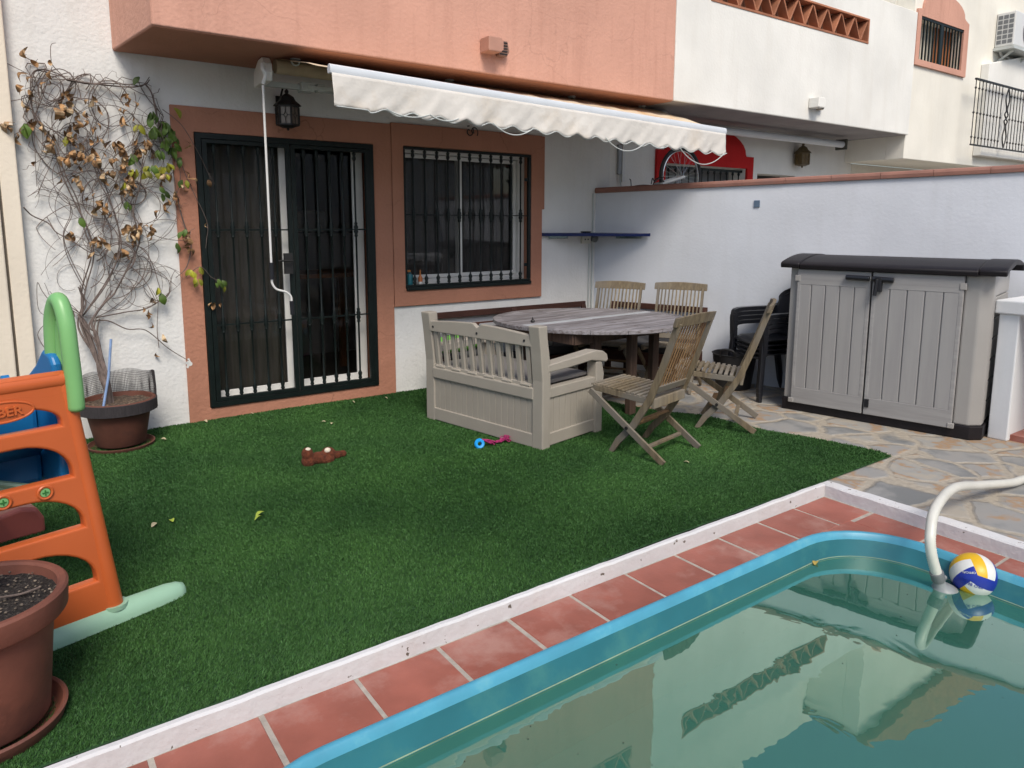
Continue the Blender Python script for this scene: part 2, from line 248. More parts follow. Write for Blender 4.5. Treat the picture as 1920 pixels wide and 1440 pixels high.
# ------------------------------------------------------------ mesh helpers
class MB:
    def __init__(s): s.v = []; s.f = []; s.m = []; s.mi = 0
    def add(s, vs, fs):
        o = len(s.v); s.v += [tuple(v) for v in vs]; s.f += [tuple(i+o for i in f) for f in fs]; s.m += [s.mi]*len(fs); return s
    def box(s, x0, x1, y0, y1, z0, z1):
        return s.add([(x0, y0, z0), (x1, y0, z0), (x1, y1, z0), (x0, y1, z0), (x0, y0, z1), (x1, y0, z1), (x1, y1, z1), (x0, y1, z1)],
                     [(0, 3, 2, 1), (4, 5, 6, 7), (0, 1, 5, 4), (1, 2, 6, 5), (2, 3, 7, 6), (3, 0, 4, 7)])
    def obox(s, M, sx, sy, sz):
        c = [Vector((a*sx/2, b*sy/2, d*sz/2)) for d in (-1, 1) for a, b in ((-1, -1), (1, -1), (1, 1), (-1, 1))]
        return s.add([M @ p for p in c], [(0, 3, 2, 1), (4, 5, 6, 7), (0, 1, 5, 4), (1, 2, 6, 5), (2, 3, 7, 6), (3, 0, 4, 7)])
    def bar(s, a, b, w, t, side=(1, 0, 0)):
        """rectangular bar from a to b: w along side, t across"""
        a = Vector(a); b = Vector(b); z = (b-a).normalized(); x = Vector(side); x = (x-z*x.dot(z)).normalized(); y = z.cross(x)
        M = Matrix((x, y, z)).transposed().to_4x4(); M.translation = (a+b)/2
        return s.obox(M, w, t, (b-a).length)
    def prism(s, pts, n0, n1, fn):
        """pts 2-D outline (convex-ish), fn(u, v, w) -> 3-D"""
        k = len(pts); a = [fn(p[0], p[1], n0) for p in pts]; b = [fn(p[0], p[1], n1) for p in pts]
        return s.add(a+b, [tuple(range(k))[::-1], tuple(range(k, 2*k))]+[(i, (i+1) % k, k+(i+1) % k, k+i) for i in range(k)])
    def tube(s, P, rad, n=8, closed=False, cap=True):
        P = [Vector(p) for p in P]; k = len(P)
        if not hasattr(rad, '__len__'): rad = [rad]*k
        T = []
        for i in range(k):
            d = (P[(i+1) % k]-P[i-1]) if closed else (P[min(i+1, k-1)]-P[max(i-1, 0)])
            T.append(d.normalized() if d.length > 1e-9 else Vector((0, 0, 1)))
        x = T[0].orthogonal().normalized(); vs = []
        for i in range(k):
            x = (x-T[i]*x.dot(T[i]));
            x = x.normalized() if x.length > 1e-6 else T[i].orthogonal().normalized()
            y = T[i].cross(x)
            for j in range(n):
                a = 2*PI*j/n; vs.append(P[i]+(x*math.cos(a)+y*math.sin(a))*rad[i])
        fs = []
        for i in range(k if closed else k-1):
            i2 = (i+1) % k
            for j in range(n): fs.append((i*n+j, i*n+(j+1) % n, i2*n+(j+1) % n, i2*n+j))
        if cap and not closed: fs += [tuple(range(n))[::-1], tuple(range((k-1)*n, k*n))]
        return s.add(vs, fs)
    def lathe(s, prof, c=(0, 0, 0), n=32, M=None, a0=0, a1=2*PI):
        full = abs(a1-a0-2*PI) < 1e-6; vs = []; k = len(prof); m = n if full else n+1
        for j in range(m):
            a = a0+(a1-a0)*j/n
            for r_, z in prof:
                p = Vector((r_*math.cos(a), r_*math.sin(a), z))
                vs.append((M @ p if M else p)+Vector(c))
        fs = []
        for j in range(n):
            j2 = (j+1) % m if full else j+1
            for i in range(k-1): fs.append((j*k+i, j2*k+i, j2*k+i+1, j*k+i+1))
        return s.add(vs, fs)
    def ball(s, c, r, n=12, M=None):
        if not hasattr(r, '__len__'): r = (r, r, r)
        vs = []; fs = []; m = n//2
        for i in range(m+1):
            ph = PI*i/m
            for j in range(n):
                a = 2*PI*j/n; p = Vector((r[0]*math.sin(ph)*math.cos(a), r[1]*math.sin(ph)*math.sin(a), r[2]*math.cos(ph)))
                vs.append((M @ p if M else p)+Vector(c))
        for i in range(m):
            for j in range(n): fs.append((i*n+j, (i+1)*n+j, (i+1)*n+(j+1) % n, i*n+(j+1) % n))
        return s.add(vs, fs)
    def cells(s, xs, zs, hole, y0, y1, fn=lambda x, y, z: (x, y, z)):
        """slab between y0 and y1 cut into cells, with holes; shared verts"""
        X, Z = len(xs), len(zs); vs = [fn(x, y, z) for y in (y0, y1) for z in zs for x in xs]
        ix = lambda i, k, f: f*X*Z+k*X+i; fs = []
        H = lambda i, k: not (0 <= i < X-1 and 0 <= k < Z-1) or hole((xs[i]+xs[i+1])/2, (zs[k]+zs[k+1])/2)
        for i in range(X-1):
            for k in range(Z-1):
                if H(i, k): continue
                fs.append((ix(i, k, 0), ix(i+1, k, 0), ix(i+1, k+1, 0), ix(i, k+1, 0)))
                fs.append((ix(i, k, 1), ix(i, k+1, 1), ix(i+1, k+1, 1), ix(i+1, k, 1)))
                if H(i-1, k): fs.append((ix(i, k, 0), ix(i, k+1, 0), ix(i, k+1, 1), ix(i, k, 1)))
                if H(i+1, k): fs.append((ix(i+1, k, 0), ix(i+1, k, 1), ix(i+1, k+1, 1), ix(i+1, k+1, 0)))
                if H(i, k-1): fs.append((ix(i, k, 0), ix(i, k, 1), ix(i+1, k, 1), ix(i+1, k, 0)))
                if H(i, k+1): fs.append((ix(i, k+1, 0), ix(i+1, k+1, 0), ix(i+1, k+1, 1), ix(i, k+1, 1)))
        return s.add(vs, fs)
    def build(s, name, m, parent=None, smooth=False, bevel=0, seg=2, subd=0, loc=None, rot=None, angle=35, label=None):
        me = bpy.data.meshes.new(name); me.from_pydata(s.v, [], s.f); ms = m if isinstance(m, (list, tuple)) else [m]
        for q in ms: me.materials.append(q)
        if len(ms) > 1: me.polygons.foreach_set('material_index', s.m)
        bm = bmesh.new(); bm.from_mesh(me); bmesh.ops.recalc_face_normals(bm, faces=bm.faces); bm.to_mesh(me); bm.free()
        if smooth:
            me.polygons.foreach_set('use_smooth', [True]*len(me.polygons))
            try: me.set_sharp_from_angle(angle=R(angle))
            except Exception: pass
        o = bpy.data.objects.new(name, me); COL.objects.link(o)
        if parent: o.parent = parent
        if loc is not None: o.location = loc
        if rot is not None: o.rotation_euler = rot
        if bevel:
            b = o.modifiers.new('bevel', 'BEVEL'); b.width = bevel; b.segments = seg; b.limit_method = 'ANGLE'; b.angle_limit = R(40); b.harden_normals = False
        if subd:
            q = o.modifiers.new('sub', 'SUBSURF'); q.levels = subd; q.render_levels = subd
        if label: o['label'] = label
        return o

def empty(name, loc=(0, 0, 0), rz=0, rot=None):
    o = bpy.data.objects.new(name, None); COL.objects.link(o); o.location = loc; o.empty_display_size = .2
    o.rotation_euler = rot if rot else (0, 0, rz); return o
def tag(o, label=None, cat=None, group=None, kind=None):
    if label: o['label'] = label
    if cat: o['category'] = cat
    if group: o['group'] = group
    if kind: o['kind'] = kind
    return o
def copy_tree(o, parent=None):
    c = o.copy(); COL.objects.link(c); c.parent = parent
    for ch in [x for x in o.children]: copy_tree(ch, c)
    return c
def plate(name, splines, thick, m, parent=None, bevel=0, fn=None, res=2):
    """flat plate with holes from 2-D outlines (x, z); thickness along y"""
    cu = bpy.data.curves.new(name, 'CURVE'); cu.dimensions = '2D'; cu.fill_mode = 'BOTH'; cu.extrude = thick/2; cu.bevel_depth = bevel; cu.bevel_resolution = res; cu.offset = -bevel
    for pts in splines:
        s = cu.splines.new('POLY'); s.points.add(len(pts)-1); s.use_cyclic_u = True
        for p, q in zip(s.points, pts): p.co = (q[0], q[1], 0, 1)
    t = bpy.data.objects.new('tmp', cu); me = bpy.data.meshes.new_from_object(t); bpy.data.objects.remove(t)
    me.transform(Matrix.Rotation(PI/2, 4, 'X')); me.name = name
    me.materials.clear(); me.materials.append(m)
    me.polygons.foreach_set('use_smooth', [True]*len(me.polygons))
    try: me.set_sharp_from_angle(angle=R(30))
    except Exception: pass
    o = bpy.data.objects.new(name, me); COL.objects.link(o)
    if parent: o.parent = parent
    return o
def text_mesh(name, txt, size, depth, m, parent, loc, rot, sx=1, bold=0):
    cu = bpy.data.curves.new(name, 'FONT'); cu.body = txt; cu.size = size; cu.extrude = depth; cu.align_x = 'CENTER'; cu.align_y = 'CENTER'; cu.offset = bold
    t = bpy.data.objects.new('tmp', cu); me = bpy.data.meshes.new_from_object(t); bpy.data.objects.remove(t); me.transform(Matrix.Diagonal((sx, 1, 1, 1)))
    me.materials.clear(); me.materials.append(m); o = bpy.data.objects.new(name, me); COL.objects.link(o); o.parent = parent; o.location = loc; o.rotation_euler = rot; return o
def smoothpath(P, n=8):
    P = [Vector(p) for p in P]; out = []
    for i in range(len(P)-1):
        a, b, c, d = P[max(i-1, 0)], P[i], P[i+1], P[min(i+2, len(P)-1)]
        for k in range(n):
            t = k/n; out.append(.5*((2*b)+(c-a)*t+(2*a-5*b+4*c-d)*t*t+(3*b-a-3*c+d)*t**3))
    out.append(P[-1]); return out
def wallpt(px, py, Y):
    """where a line of sight meets a plane parallel to the house wall"""
    d = fwd+r2*((px-960)/FPX)-u2*((py-PY)/FPX); return CAM+d*((Y-CAM.y)/d.y)

# ------------------------------------------------------------ the setting: ground, paving, pool
TH = R(20)                                   # the garden wall leaves the house at this angle
def WX(y): return 4.40-y*math.tan(TH)        # garden wall face x at depth y
KY, KX = -3.665, 3.008                       # kerb lines along the pool
RX, RY = 2.80, -3.94                         # pool rim outer edges
PX0, PY0 = -.72, -6.3
mb = MB(); xs = [-60, PX0+.03, RX-.03, 80]; ys = [-60, PY0+.03, RY-.03, 80]
mb.cells(xs, ys, lambda x, y: PX0 < x < RX and PY0 < y < RY, -.16, -.0755, lambda x, y, z: (x, z, y))
tag(mb.build('ground', mat('dark_paving', (.16, .14, .12), .9, .25, 3, .3, 20)), kind='structure')
mb = MB(); mb.cells([-2.2, PX0+.03, RX-.03, KX+.02], [-9, PY0+.03, RY-.03, KY-.001], lambda x, y: PX0 < x < RX and PY0 < y < RY, -.075, -.0693, lambda x, y, z: (x, z, y))
tag(mb.build('cement_bed', GROUT), kind='structure')
# flagstone terrace as an L-shaped slab (under the turf it is not needed)
mb = MB()
mb.prism([(2.99, KY+.02), (KX+.06, KY+.02), (KX+.06, -9), (9, -9), (9, .05), (2.99, .05)], -.07, 0, lambda x, y, z: (x, y, z))
tag(mb.build('stone_terrace', STONE), kind='structure')
mb = MB(); mb.box(-2.2, 2.989, KY+.02, .05, -.07, -.004); tag(mb.build('concrete_slab', BLKRUB), kind='structure')
mb = MB()                                     # white-painted kerbs with uneven hand-laid faces
def kerb(p, q, w, nrm, h0=-.073, h1=.012):
    p = Vector((*p, 0)); q = Vector((*q, 0)); n = int((q-p).length/.07); nrm = Vector((*nrm, 0)); vs = []; fs = []
    for i in range(n+1):
        c = p+(q-p)*i/n; e = random.uniform(-.003, .003); t = random.uniform(-.002, .002)
        vs += [c+nrm*e+Vector((0, 0, h0)), c+nrm*(e*.5)+Vector((0, 0, h1-.008+t)), c-nrm*.008+Vector((0, 0, h1+t)), c-nrm*w+Vector((0, 0, h1+t)), c-nrm*w+Vector((0, 0, h0))]
    for i in range(n):
        for j in range(5): fs.append((i*5+j, i*5+(j+1) % 5, i*5+5+(j+1) % 5, i*5+5+j))
    fs += [(0, 1, 2, 3, 4), tuple(n*5+j for j in range(5))]; mb.add(vs, fs)
kerb((-2.2, KY-.002), (KX-.0, KY-.002), .026, (0, -1)); o = tag(mb.build('kerb', KERB, smooth=True), kind='structure')
mb = MB(); kerb((KX, KY+.028), (KX, -9), .075, (-1, 0), h1=.008); tag(mb.build('kerb_return', KERB, smooth=True), kind='structure')
# terracotta tiles round the pool
mb = MB(); T0, TS, GR = -.3797, .3403, .015
def tile(x0, x1, y0, y1):
    j = lambda: random.uniform(-.0025, .0025); z = -.066+random.uniform(-.0012, .0012); b = .004
    x0 += j(); x1 += j(); y0 += j(); y1 += j()
    if x1-x0 < .02 or y1-y0 < .02: return
    mb.add([(x0, y0, -.08), (x1, y0, -.08), (x1, y1, -.08), (x0, y1, -.08), (x0, y0, z-b), (x1, y0, z-b), (x1, y1, z-b), (x0, y1, z-b),
            (x0+b, y0+b, z), (x1-b, y0+b, z), (x1-b, y1-b, z), (x0+b, y1-b, z)],
           [(0, 1, 5, 4), (1, 2, 6, 5), (2, 3, 7, 6), (3, 0, 4, 7), (4, 5, 9, 8), (5, 6, 10, 9), (6, 7, 11, 10), (7, 4, 8, 11), (8, 9, 10, 11)])
for i in range(-6, 10):
    x0 = T0+TS*i; x1 = min(x0+TS, KX-.004); tile(x0+GR/2, x1-GR/2, -3.955, KY-.006)
    if i < 0 and x1 < PX0+.1:
        for k in range(1, 9): tile(x0+GR/2, x1-GR/2, -3.975-TS*k, -3.975-TS*(k-1)-GR)
y = -3.972
for k in range(9):
    tile(RX-.015, KX-.006, y-TS+GR/2, y-GR/2); y -= TS
tag(mb.build('pool_surround_tiles', TILE, smooth=False), kind='structure')
mb = MB()  # small cut corner piece of tile paving filling the rounded rim corner
mb.prism([(2.35, -3.954), (2.786, -3.954)]+[(2.35+.435*math.cos(R(a)), -4.39+.435*math.sin(R(a))) for a in range(0, 91, 10)], -.08, -.0672, lambda x, y, z: (x, y, z))
tag(mb.build('cut_corner_tile', TILE), kind='structure')

# pool shell: rounded rectangle rings lofted down
def rrect(x0, x1, y0, y1, r, n=10):
    P = []
    for cx, cy, a in ((x1-r, y1-r, 0), (x0+r, y1-r, 90), (x0+r, y0+r, 180), (x1-r, y0+r, 270)):
        for i in range(n+1): t = R(a+90*i/n); P.append((cx+r*math.cos(t), cy+r*math.sin(t)))
    return P
POOL = empty('swimming_pool', (1.04, -5.1, -1.3)); tag(POOL, 'sunken turquoise fibreglass pool with rounded corners and pale blue rim', 'swimming pool')
def ring(d, z, r): return [(x, y, z) for x, y in rrect(PX0+d, RX-d, PY0+d, RY-d, max(r, .05))]
def loft(rings, bottom=False):
    n = len(rings[0]); vs = [p for rr in rings for p in rr]; fs = []
    for k in range(len(rings)-1):
        for j in range(n): fs.append((k*n+j, k*n+(j+1) % n, (k+1)*n+(j+1) % n, (k+1)*n+j))
    if bottom: fs.append(tuple(range((len(rings)-1)*n, len(rings)*n)))
    return vs, fs
off = Vector((-1.04, 5.1, 1.3))
def padd(mb, vf): return mb.add([Vector(v)+off for v in vf[0]], vf[1])
mb = padd(MB(), loft([ring(.004, -.09, .45), ring(0, -.066, .45), ring(.004, -.054, .446), ring(.010, -.050, .440), ring(.022, -.050, .43), ring(.030, -.056, .42), ring(.040, -.085, .41)]))
mb.build('rim', POOL and mat('pale_blue_rim', (.07, .31, .45), .42, .16, 5, .06, 30, col2=(.12, .36, .45), cs=5), POOL, smooth=True, angle=60)
mb = padd(MB(), loft([ring(.040, -.085, .41), ring(.068, -.16, .385), ring(.074, -.175, .38), ring(.10, -.30, .36), ring(.115, -.42, .35), ring(.30, -.46, .26), ring(.33, -.50, .25), ring(.42, -1.05, .2), ring(.52, -1.16, .15), ring(.7, -1.2, .1)], True))
mb.build('basin', POOLB, POOL, smooth=True, angle=50)
o = MB().add([(x, y, -.17) for x, y in rrect(PX0+.071, RX-.071, PY0+.071, RY-.071, .38)], [tuple(range(44))]).build('pool_water', WATER); tag(o, kind='structure')
mb = MB(); mb.tube([Vector((x, y, -.1655))+off for x, y in rrect(PX0+.0705, RX-.0705, PY0+.0705, RY-.0705, .38)], .0022, 4, closed=True); mb.build('waterline_scum', mat('scum_green', (.28, .36, .24), .9, .3, 8), POOL)

# turf: backing sheet plus many thin blades, one object
def turf():
    edge = [(3.02, KY+.035), (3.88, KY+.045), (3.915, -3.52), (3.885, -3.35), (3.80, -3.05), (3.73, -2.8), (3.70, -2.45), (3.66, -2.15), (3.52, -1.95), (3.35, -1.6), (3.3, 0)]
    poly = [(-2.1, KY+.035)]+edge+[(-2.1, 0)]
    def xmax(y): return np.interp(y, [e[1] for e in edge[1:]], [e[0] for e in edge[1:]])
    # only where the photograph can look
    N = 760000
    y = rng.uniform(KY+.042, -.005, N*2); x = rng.uniform(-1.6, 3.95, N*2)
    ok = (x < xmax(y)+rng.normal(0, .006, len(x)))
    # view wedge: left image edge is x=-.97; density thins with distance
    dist = np.hypot(x+.967, y+5.95); keep = rng.uniform(0, 1, len(x)) < np.clip((3.4/dist)**1.25, 0, 1)
    vis = x > -1.35
    k = ok & keep & vis; x = x[k]; y = y[k]; n = len(x)
    h = rng.uniform(.006, .013, n); a = rng.uniform(0, 2*np.pi, n); wd = rng.uniform(.0012, .0024, n)*np.clip(np.hypot(x+.967, y+5.95)/3.0, 1, 2)
    # pile leans: wavy field
    fx = .55*np.sin(x*1.9+y*1.1)+.4*np.sin(y*3.1-x*.7); fy = -.5+.4*np.sin(x*1.3+2)
    lx = (fx*.5+rng.normal(0, .55, n))*h; ly = (fy*.5+rng.normal(0, .55, n))*h
    z0 = np.full(n, .007)
    z0 += .004*np.sin(x*2.3+y*4.1)+.003*np.sin(y*9+x)   # slight ripples of the carpet
    V = np.empty((n, 3, 3), np.float32)
    V[:, 0] = np.stack([x-np.cos(a)*wd, y-np.sin(a)*wd, z0], 1); V[:, 1] = np.stack([x+np.cos(a)*wd, y+np.sin(a)*wd, z0], 1)
    V[:, 2] = np.stack([x+lx, y+ly, z0+h], 1)
    nb = len(poly)
    # backing grid
    gx = np.linspace(-2.1, 3.92, 90); gy = np.linspace(KY+.034, -.002, 60); G = []; 
    for yy in gy:
        xm = float(xmax(yy))
        for t in np.linspace(0, 1, 90): xx = -2.1+(xm+2.1)*t; G.append((xx, yy, .006+.004*math.sin(xx*2.3+yy*4.1)+.003*math.sin(yy*9+xx)))
    G = np.array(G, np.float32); F = []
    for i in range(59):
        for j in range(89): F.append((i*90+j, i*90+j+1, (i+1)*90+j+1, (i+1)*90+j))
    F = np.array(F, np.int32)
    me = bpy.data.meshes.new('turf'); nv = n*3+len(G); me.vertices.add(nv)
    me.vertices.foreach_set('co', np.concatenate([V.reshape(-1, 3), G]).ravel())
    nl = n*3+len(F)*4; me.loops.add(nl); me.loops.foreach_set('vertex_index', np.concatenate([np.arange(n*3, dtype=np.int32), (F+n*3).ravel()]))
    me.polygons.add(n+len(F)); ls = np.concatenate([np.arange(n)*3, n*3+np.arange(len(F))*4]).astype(np.int32)
    me.polygons.foreach_set('loop_start', ls); me.materials.append(TURF); me.materials.append(TURFB)
    me.polygons.foreach_set('material_index', np.concatenate([np.zeros(n, np.int32), np.ones(len(F), np.int32)])); me.update(); me.validate()
    o = bpy.data.objects.new('artificial_grass', me); COL.objects.link(o); tag(o, 'short dark green artificial grass carpet covering the patio', 'artificial grass', kind='stuff')
turf()

# ------------------------------------------------------------ our house
HOUSE = empty('terraced_house', (0, 0, 0)); tag(HOUSE, 'white rendered house with salmon balcony and salmon surrounds round barred door and window', 'house')
DX0, DX1, DZ1 = .1434, 1.9388, 2.446
GX0, GX1, GZ0, GZ1 = .3004, 1.7627, .1078, 2.2578
WX0, WX1, WZ0, WZ1 = 1.9388, 3.64, .814, 2.459
OX0, OX1, OZ0, OZ1 = 2.055, 3.497, .975, 2.267
hole1 = lambda x, z: (DX0+.02 < x < DX1 and z < DZ1-.02) or (DX1-.1 < x < WX1-.02 and WZ0+.02 < z < WZ1-.02)
mb = MB(); xs = [-1.6, DX0+.02, DX1-.02, WX1-.02, 4.6]; zs = [-.07, WZ0+.02, DZ1-.02, 6.3]
mb.cells(xs, zs, lambda x, z: (DX0+.02 < x < DX1-.02 and z < DZ1-.02) or (DX1-.02 < x < WX1-.02 and WZ0+.02 < z < DZ1-.02), 0, .3)
mb.build('wall', WHITE, HOUSE)
mb = MB(); mb.cells([DX0, GX0, GX1, DX1], [-.01, GZ0, GZ1, DZ1], lambda x, z: GX0 < x < GX1 and GZ0 < z < GZ1, -.018, .22)
mb.build('door_surround', PINKD, HOUSE, bevel=.006)
mb = MB(); mb.cells([WX0+.002, OX0, OX1, WX1], [WZ0, OZ0, OZ1, WZ1], lambda x, z: OX0 < x < OX1 and OZ0 < z < OZ1, -.026, .22)
mb.box(WX1-.003, WX1+.032, -.024, .0, 1.72, WZ1-.004)
mb.build('window_surround', PINKD, HOUSE, bevel=.006)
mb = MB(); vs = [(.16+.026*math.cos(a)*random.uniform(.5, 1.3), -.0195, .49+.035*math.sin(a)*random.uniform(.5, 1.2)) for a in [2*PI*i/14 for i in range(14)]]
mb.add(vs, [tuple(range(14))]).build('paint_chip', WPVC, HOUSE)
# balcony: hollow salmon box with zigzag clay screen
BZ = 2.782; BT = 4.36
mb = MB()
hz = lambda x, z: .75 < x < 4.25 and 3.83 < z < 4.08
mb.cells([-.09, .75, 4.25, 4.598], [BZ, 3.83, 4.08, BT], hz, -.9, -.76)
mb.prism([(-.205, -.0), (-.09, -.9), (.05, -.76), (-.05, -.0)], BZ-.001, BT-.001, lambda x, y, z: (x, y, z))
mb.prism([(-.04, 0), (.055, -.757), (4.598, -.757), (4.598, 0)], BZ+.001, BZ+.17, lambda x, y, z: (x, y, z))
mb.build('balcony', PINK, HOUSE, bevel=.012, seg=3)
MB().prism([(-.195, -.005), (-.082, -.89), (4.59, -.885), (4.59, -.005)], BZ-.004, BZ-.0012, lambda x, y, z: (x, y, z)).build('soffit', PINKD, HOUSE)  # darker sheet: shade under the balcony put into the colour
def zigzag(x0, x1, z0, z1, n, parent):
    mb = MB(); w = (x1-x0)/n
    for i in range(n):
        a = x0+w*i
        mb.bar((a+.01, -.835, z1-.01), (a+w/2-.008, -.835, z0+.01), .11, .020, (0, 1, 0))
        mb.bar((a+w/2+.008, -.837, z0+.01), (a+w-.01, -.837, z1-.01), .11, .020, (0, 1, 0))
    mb.box(x0-.02, x1+.02, -.908, -.78, z0-.022, z0+.002); mb.box(x0-.02, x1+.02, -.906, -.78, z1-.002, z1+.02)
    mb.box(x0-.02, x0+.004, -.9065, -.78, z0, z1); mb.box(x1-.004, x1+.02, -.9065, -.78, z0, z1)
    return mb.build('clay_screen', BRICK, parent, bevel=.003)
zigzag(.75, 4.25, 3.83, 4.08, 14, HOUSE)
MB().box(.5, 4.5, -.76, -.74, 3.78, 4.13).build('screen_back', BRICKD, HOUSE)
# grilles
def baluster(x, y, z0, z1, knots, mb, r=.0085):
    P = [(r, z0)]
    for kz in knots:
        P += [(r, kz-.075), (.017, kz-.062), (.012, kz-.048), (.021, kz-.028), (.014, kz-.008), (.021, kz+.012), (.012, kz+.032), (.016, kz+.045), (r, kz+.058)]
    P += [(r, z1-.075), (.018, z1-.055), (.012, z1-.03), (.018, z1-.012), (r, z1)]
    P = [(r, z0), (.018, z0+.012), (.013, z0+.03), (.02, z0+.055), (r, z0+.08)]+P[1:]
    mb.lathe(P, (x, y, 0), 10)
GY = -.012
G = empty('security_gate', (1.03, GY, GZ0)); G.parent = HOUSE
def rel(mb, o):
    mb.v = [(v[0]-o[0], v[1]-o[1], v[2]-o[2]) for v in mb.v]; return mb
mb = MB(); y0, y1 = GY-.02, GY+.02
MX0, MX1 = .978, 1.072
mb.cells([GX0+.002, GX0+.045, GX1-.045, GX1-.002], [GZ0+.002, GZ0+.045, GZ1-.045, GZ1-.002], lambda x, z: GX0+.045 < x < GX1-.045 and GZ0+.045 < z < GZ1-.045, y0, y1)
rel(mb, G.location).build('outer_frame', IRON, G, bevel=.003)
for a, b, xsb in ((GX0+.047, 1.022, (.435, .546, .655, .771, .885)), (1.028, GX1-.047, (1.140, 1.249, 1.360, 1.474, 1.585))):
    mb = MB(); i0, i1 = a+.035, b-.035
    mb.cells([a, i0, i1, b], [GZ0+.048, GZ0+.078, GZ1-.078, GZ1-.048], lambda x, z: i0 < x < i1 and GZ0+.078 < z < GZ1-.078, y0-.006, y1-.012)
    lf = rel(mb, G.location).build('gate_leaf', IRON, G, bevel=.003)
    for x in xsb:
        m2 = MB(); baluster(x, GY-.004, GZ0+.078, GZ1-.078, (.775, 1.53), m2); rel(m2, G.location).build('bar', IRON, lf, smooth=True, angle=50)
    for zc in (.765, 1.515): rel(MB().box(i0, i1, GY-.012, GY+.004, zc, zc+.012), G.location).build('cross_rail', IRON, lf)
mb = MB(); mb.box(.93, 1.0, GY-.055, GY-.028, 1.16, 1.33); mb.tube([(.985, GY-.05, 1.27), (.985, GY-.09, 1.27), (.87, GY-.09, 1.272)], .008, 8)
rel(mb, G.location).build('lock_and_handle', BLACKM, G, bevel=.003)
# sliding door and window behind the bars
def sash(name, x0, x1, z0, z1, y, parent, fw=.055, d=.03, wl=None, wr=None):
    wl = wl or fw; wr = wr or fw
    mb = MB(); mb.cells([x0, x0+wl, x1-wr, x1], [z0, z0+fw, z1-fw, z1], lambda x, z: x0+wl < x < x1-wr and z0+fw < z < z1-fw, y, y+d)
    f = mb.build(name, WPVC, parent, bevel=.004)
    MB().box(x0+wl-.004, x1-wr+.004, y+d*.45, y+d*.6, z0+fw-.004, z1-fw+.004).build('pane', PANE, f); return f
SD = empty('sliding_door', (1.03, .14, GZ0)); SD.parent = HOUSE
def sub(o, parent):   # re-home a world-space part beneath a located empty
    o.parent = parent; o.location = -Vector(parent.location)
f = sash('door_sash', .30, 1.045, .135, 2.35, .10, HOUSE, .075); sub(f, SD)
f = sash('door_sash', .99, 1.73, .135, 2.35, .145, HOUSE, .075, wr=.10); sub(f, SD)
o = MB().box(GX0+.001, GX1-.001, .02, .2, GZ0-.02, GZ0+.024).build('threshold', WPVC, SD, loc=-Vector(SD.location), bevel=.004)
o = MB().box(GX0, GX1, .09, .2, 2.235, 2.30).build('head_frame', WPVC, SD, loc=-Vector(SD.location))
def curtain(x0, x1, z0, z1, y, amp, per, m, parent, name='curtain'):
    n = int((x1-x0)/.012); vs = []; ph = random.random()*6
    for i in range(n+1):
        x = x0+(x1-x0)*i/n; yy = y+amp*math.sin(x*2*PI/per+ph+1.2*math.sin(x*5))
        vs += [(x, yy, z0), (x, yy, z1)]
    return MB().add(vs, [(2*i, 2*i+2, 2*i+3, 2*i+1) for i in range(n)]).build(name, m, parent, smooth=True)
c = curtain(.33, 1.0, .15, 2.2, .23, .018, .10, CURT, SD); c.location = -Vector(SD.location)
WN = empty('window', (2.78, .12, OZ0)); WN.parent = HOUSE
mb = MB(); mb.cells([OX0-.0, OX0+.035, OX1-.075, OX1+.0], [OZ0+.0, OZ0+.075, OZ1-.05, OZ1], lambda x, z: OX0+.035 < x < OX1-.075 and OZ0+.075 < z < OZ1-.05, .095, .17)
f = mb.build('window_frame', WPVC, WN, loc=-Vector(WN.location), bevel=.004)
f = sash('window_sash', 2.09, 2.745, 1.055, 2.21, .10, HOUSE, .035); sub(f, WN)
f = sash('window_sash', 2.70, 3.42, 1.055, 2.21, .135, HOUSE, .035); sub(f, WN)
c = curtain(2.05, 3.45, 1.02, 2.25, .235, .012, .08, mat('dark_blind', (.14, .135, .13), .9, .15, 5, 0), WN); c.location = -Vector(WN.location)
mb = MB(); mb.box(OX0+.004, OX1-.004, -.045, .09, OZ0-.018, OZ0+.014); mb.build('sill', IRON, HOUSE, bevel=.004)
WG = empty('window_grille', (2.78, GY, OZ0)); WG.parent = HOUSE
mb = MB(); mb.box(OX0+.002, OX1-.002, GY-.012, GY+.012, OZ0+.015, OZ0+.035); mb.box(OX0+.002, OX1-.002, GY-.012, GY+.012, OZ1-.03, OZ1-.006)
mb.box(OX1-.036, OX1-.003, GY-.014, GY+.014, OZ0+.036, OZ1-.031); mb.box(OX0+.003, OX0+.02, GY-.01, GY+.01, OZ0+.036, OZ1-.031)
mb.box(OX1-.075, OX1-.036, GY-.006, GY+.006, 1.14, 1.17); mb.box(OX1-.075, OX1-.036, GY-.006, GY+.006, 2.0, 2.03)
mb.box(OX0+.02, OX1-.036, GY-.005, GY+.005, 1.648, 1.658)
rel(mb, WG.location).build('grille_frame', IRON, WG, bevel=.002)
for x in (2.155, 2.278, 2.405, 2.524, 2.645, 2.766, 2.886, 3.01, 3.132, 3.251, 3.371):
    m2 = MB(); baluster(x, GY, OZ0+.035, OZ1-.03, (1.66,), m2, .008); rel(m2, WG.location).build('bar', IRON, WG, smooth=True, angle=50)
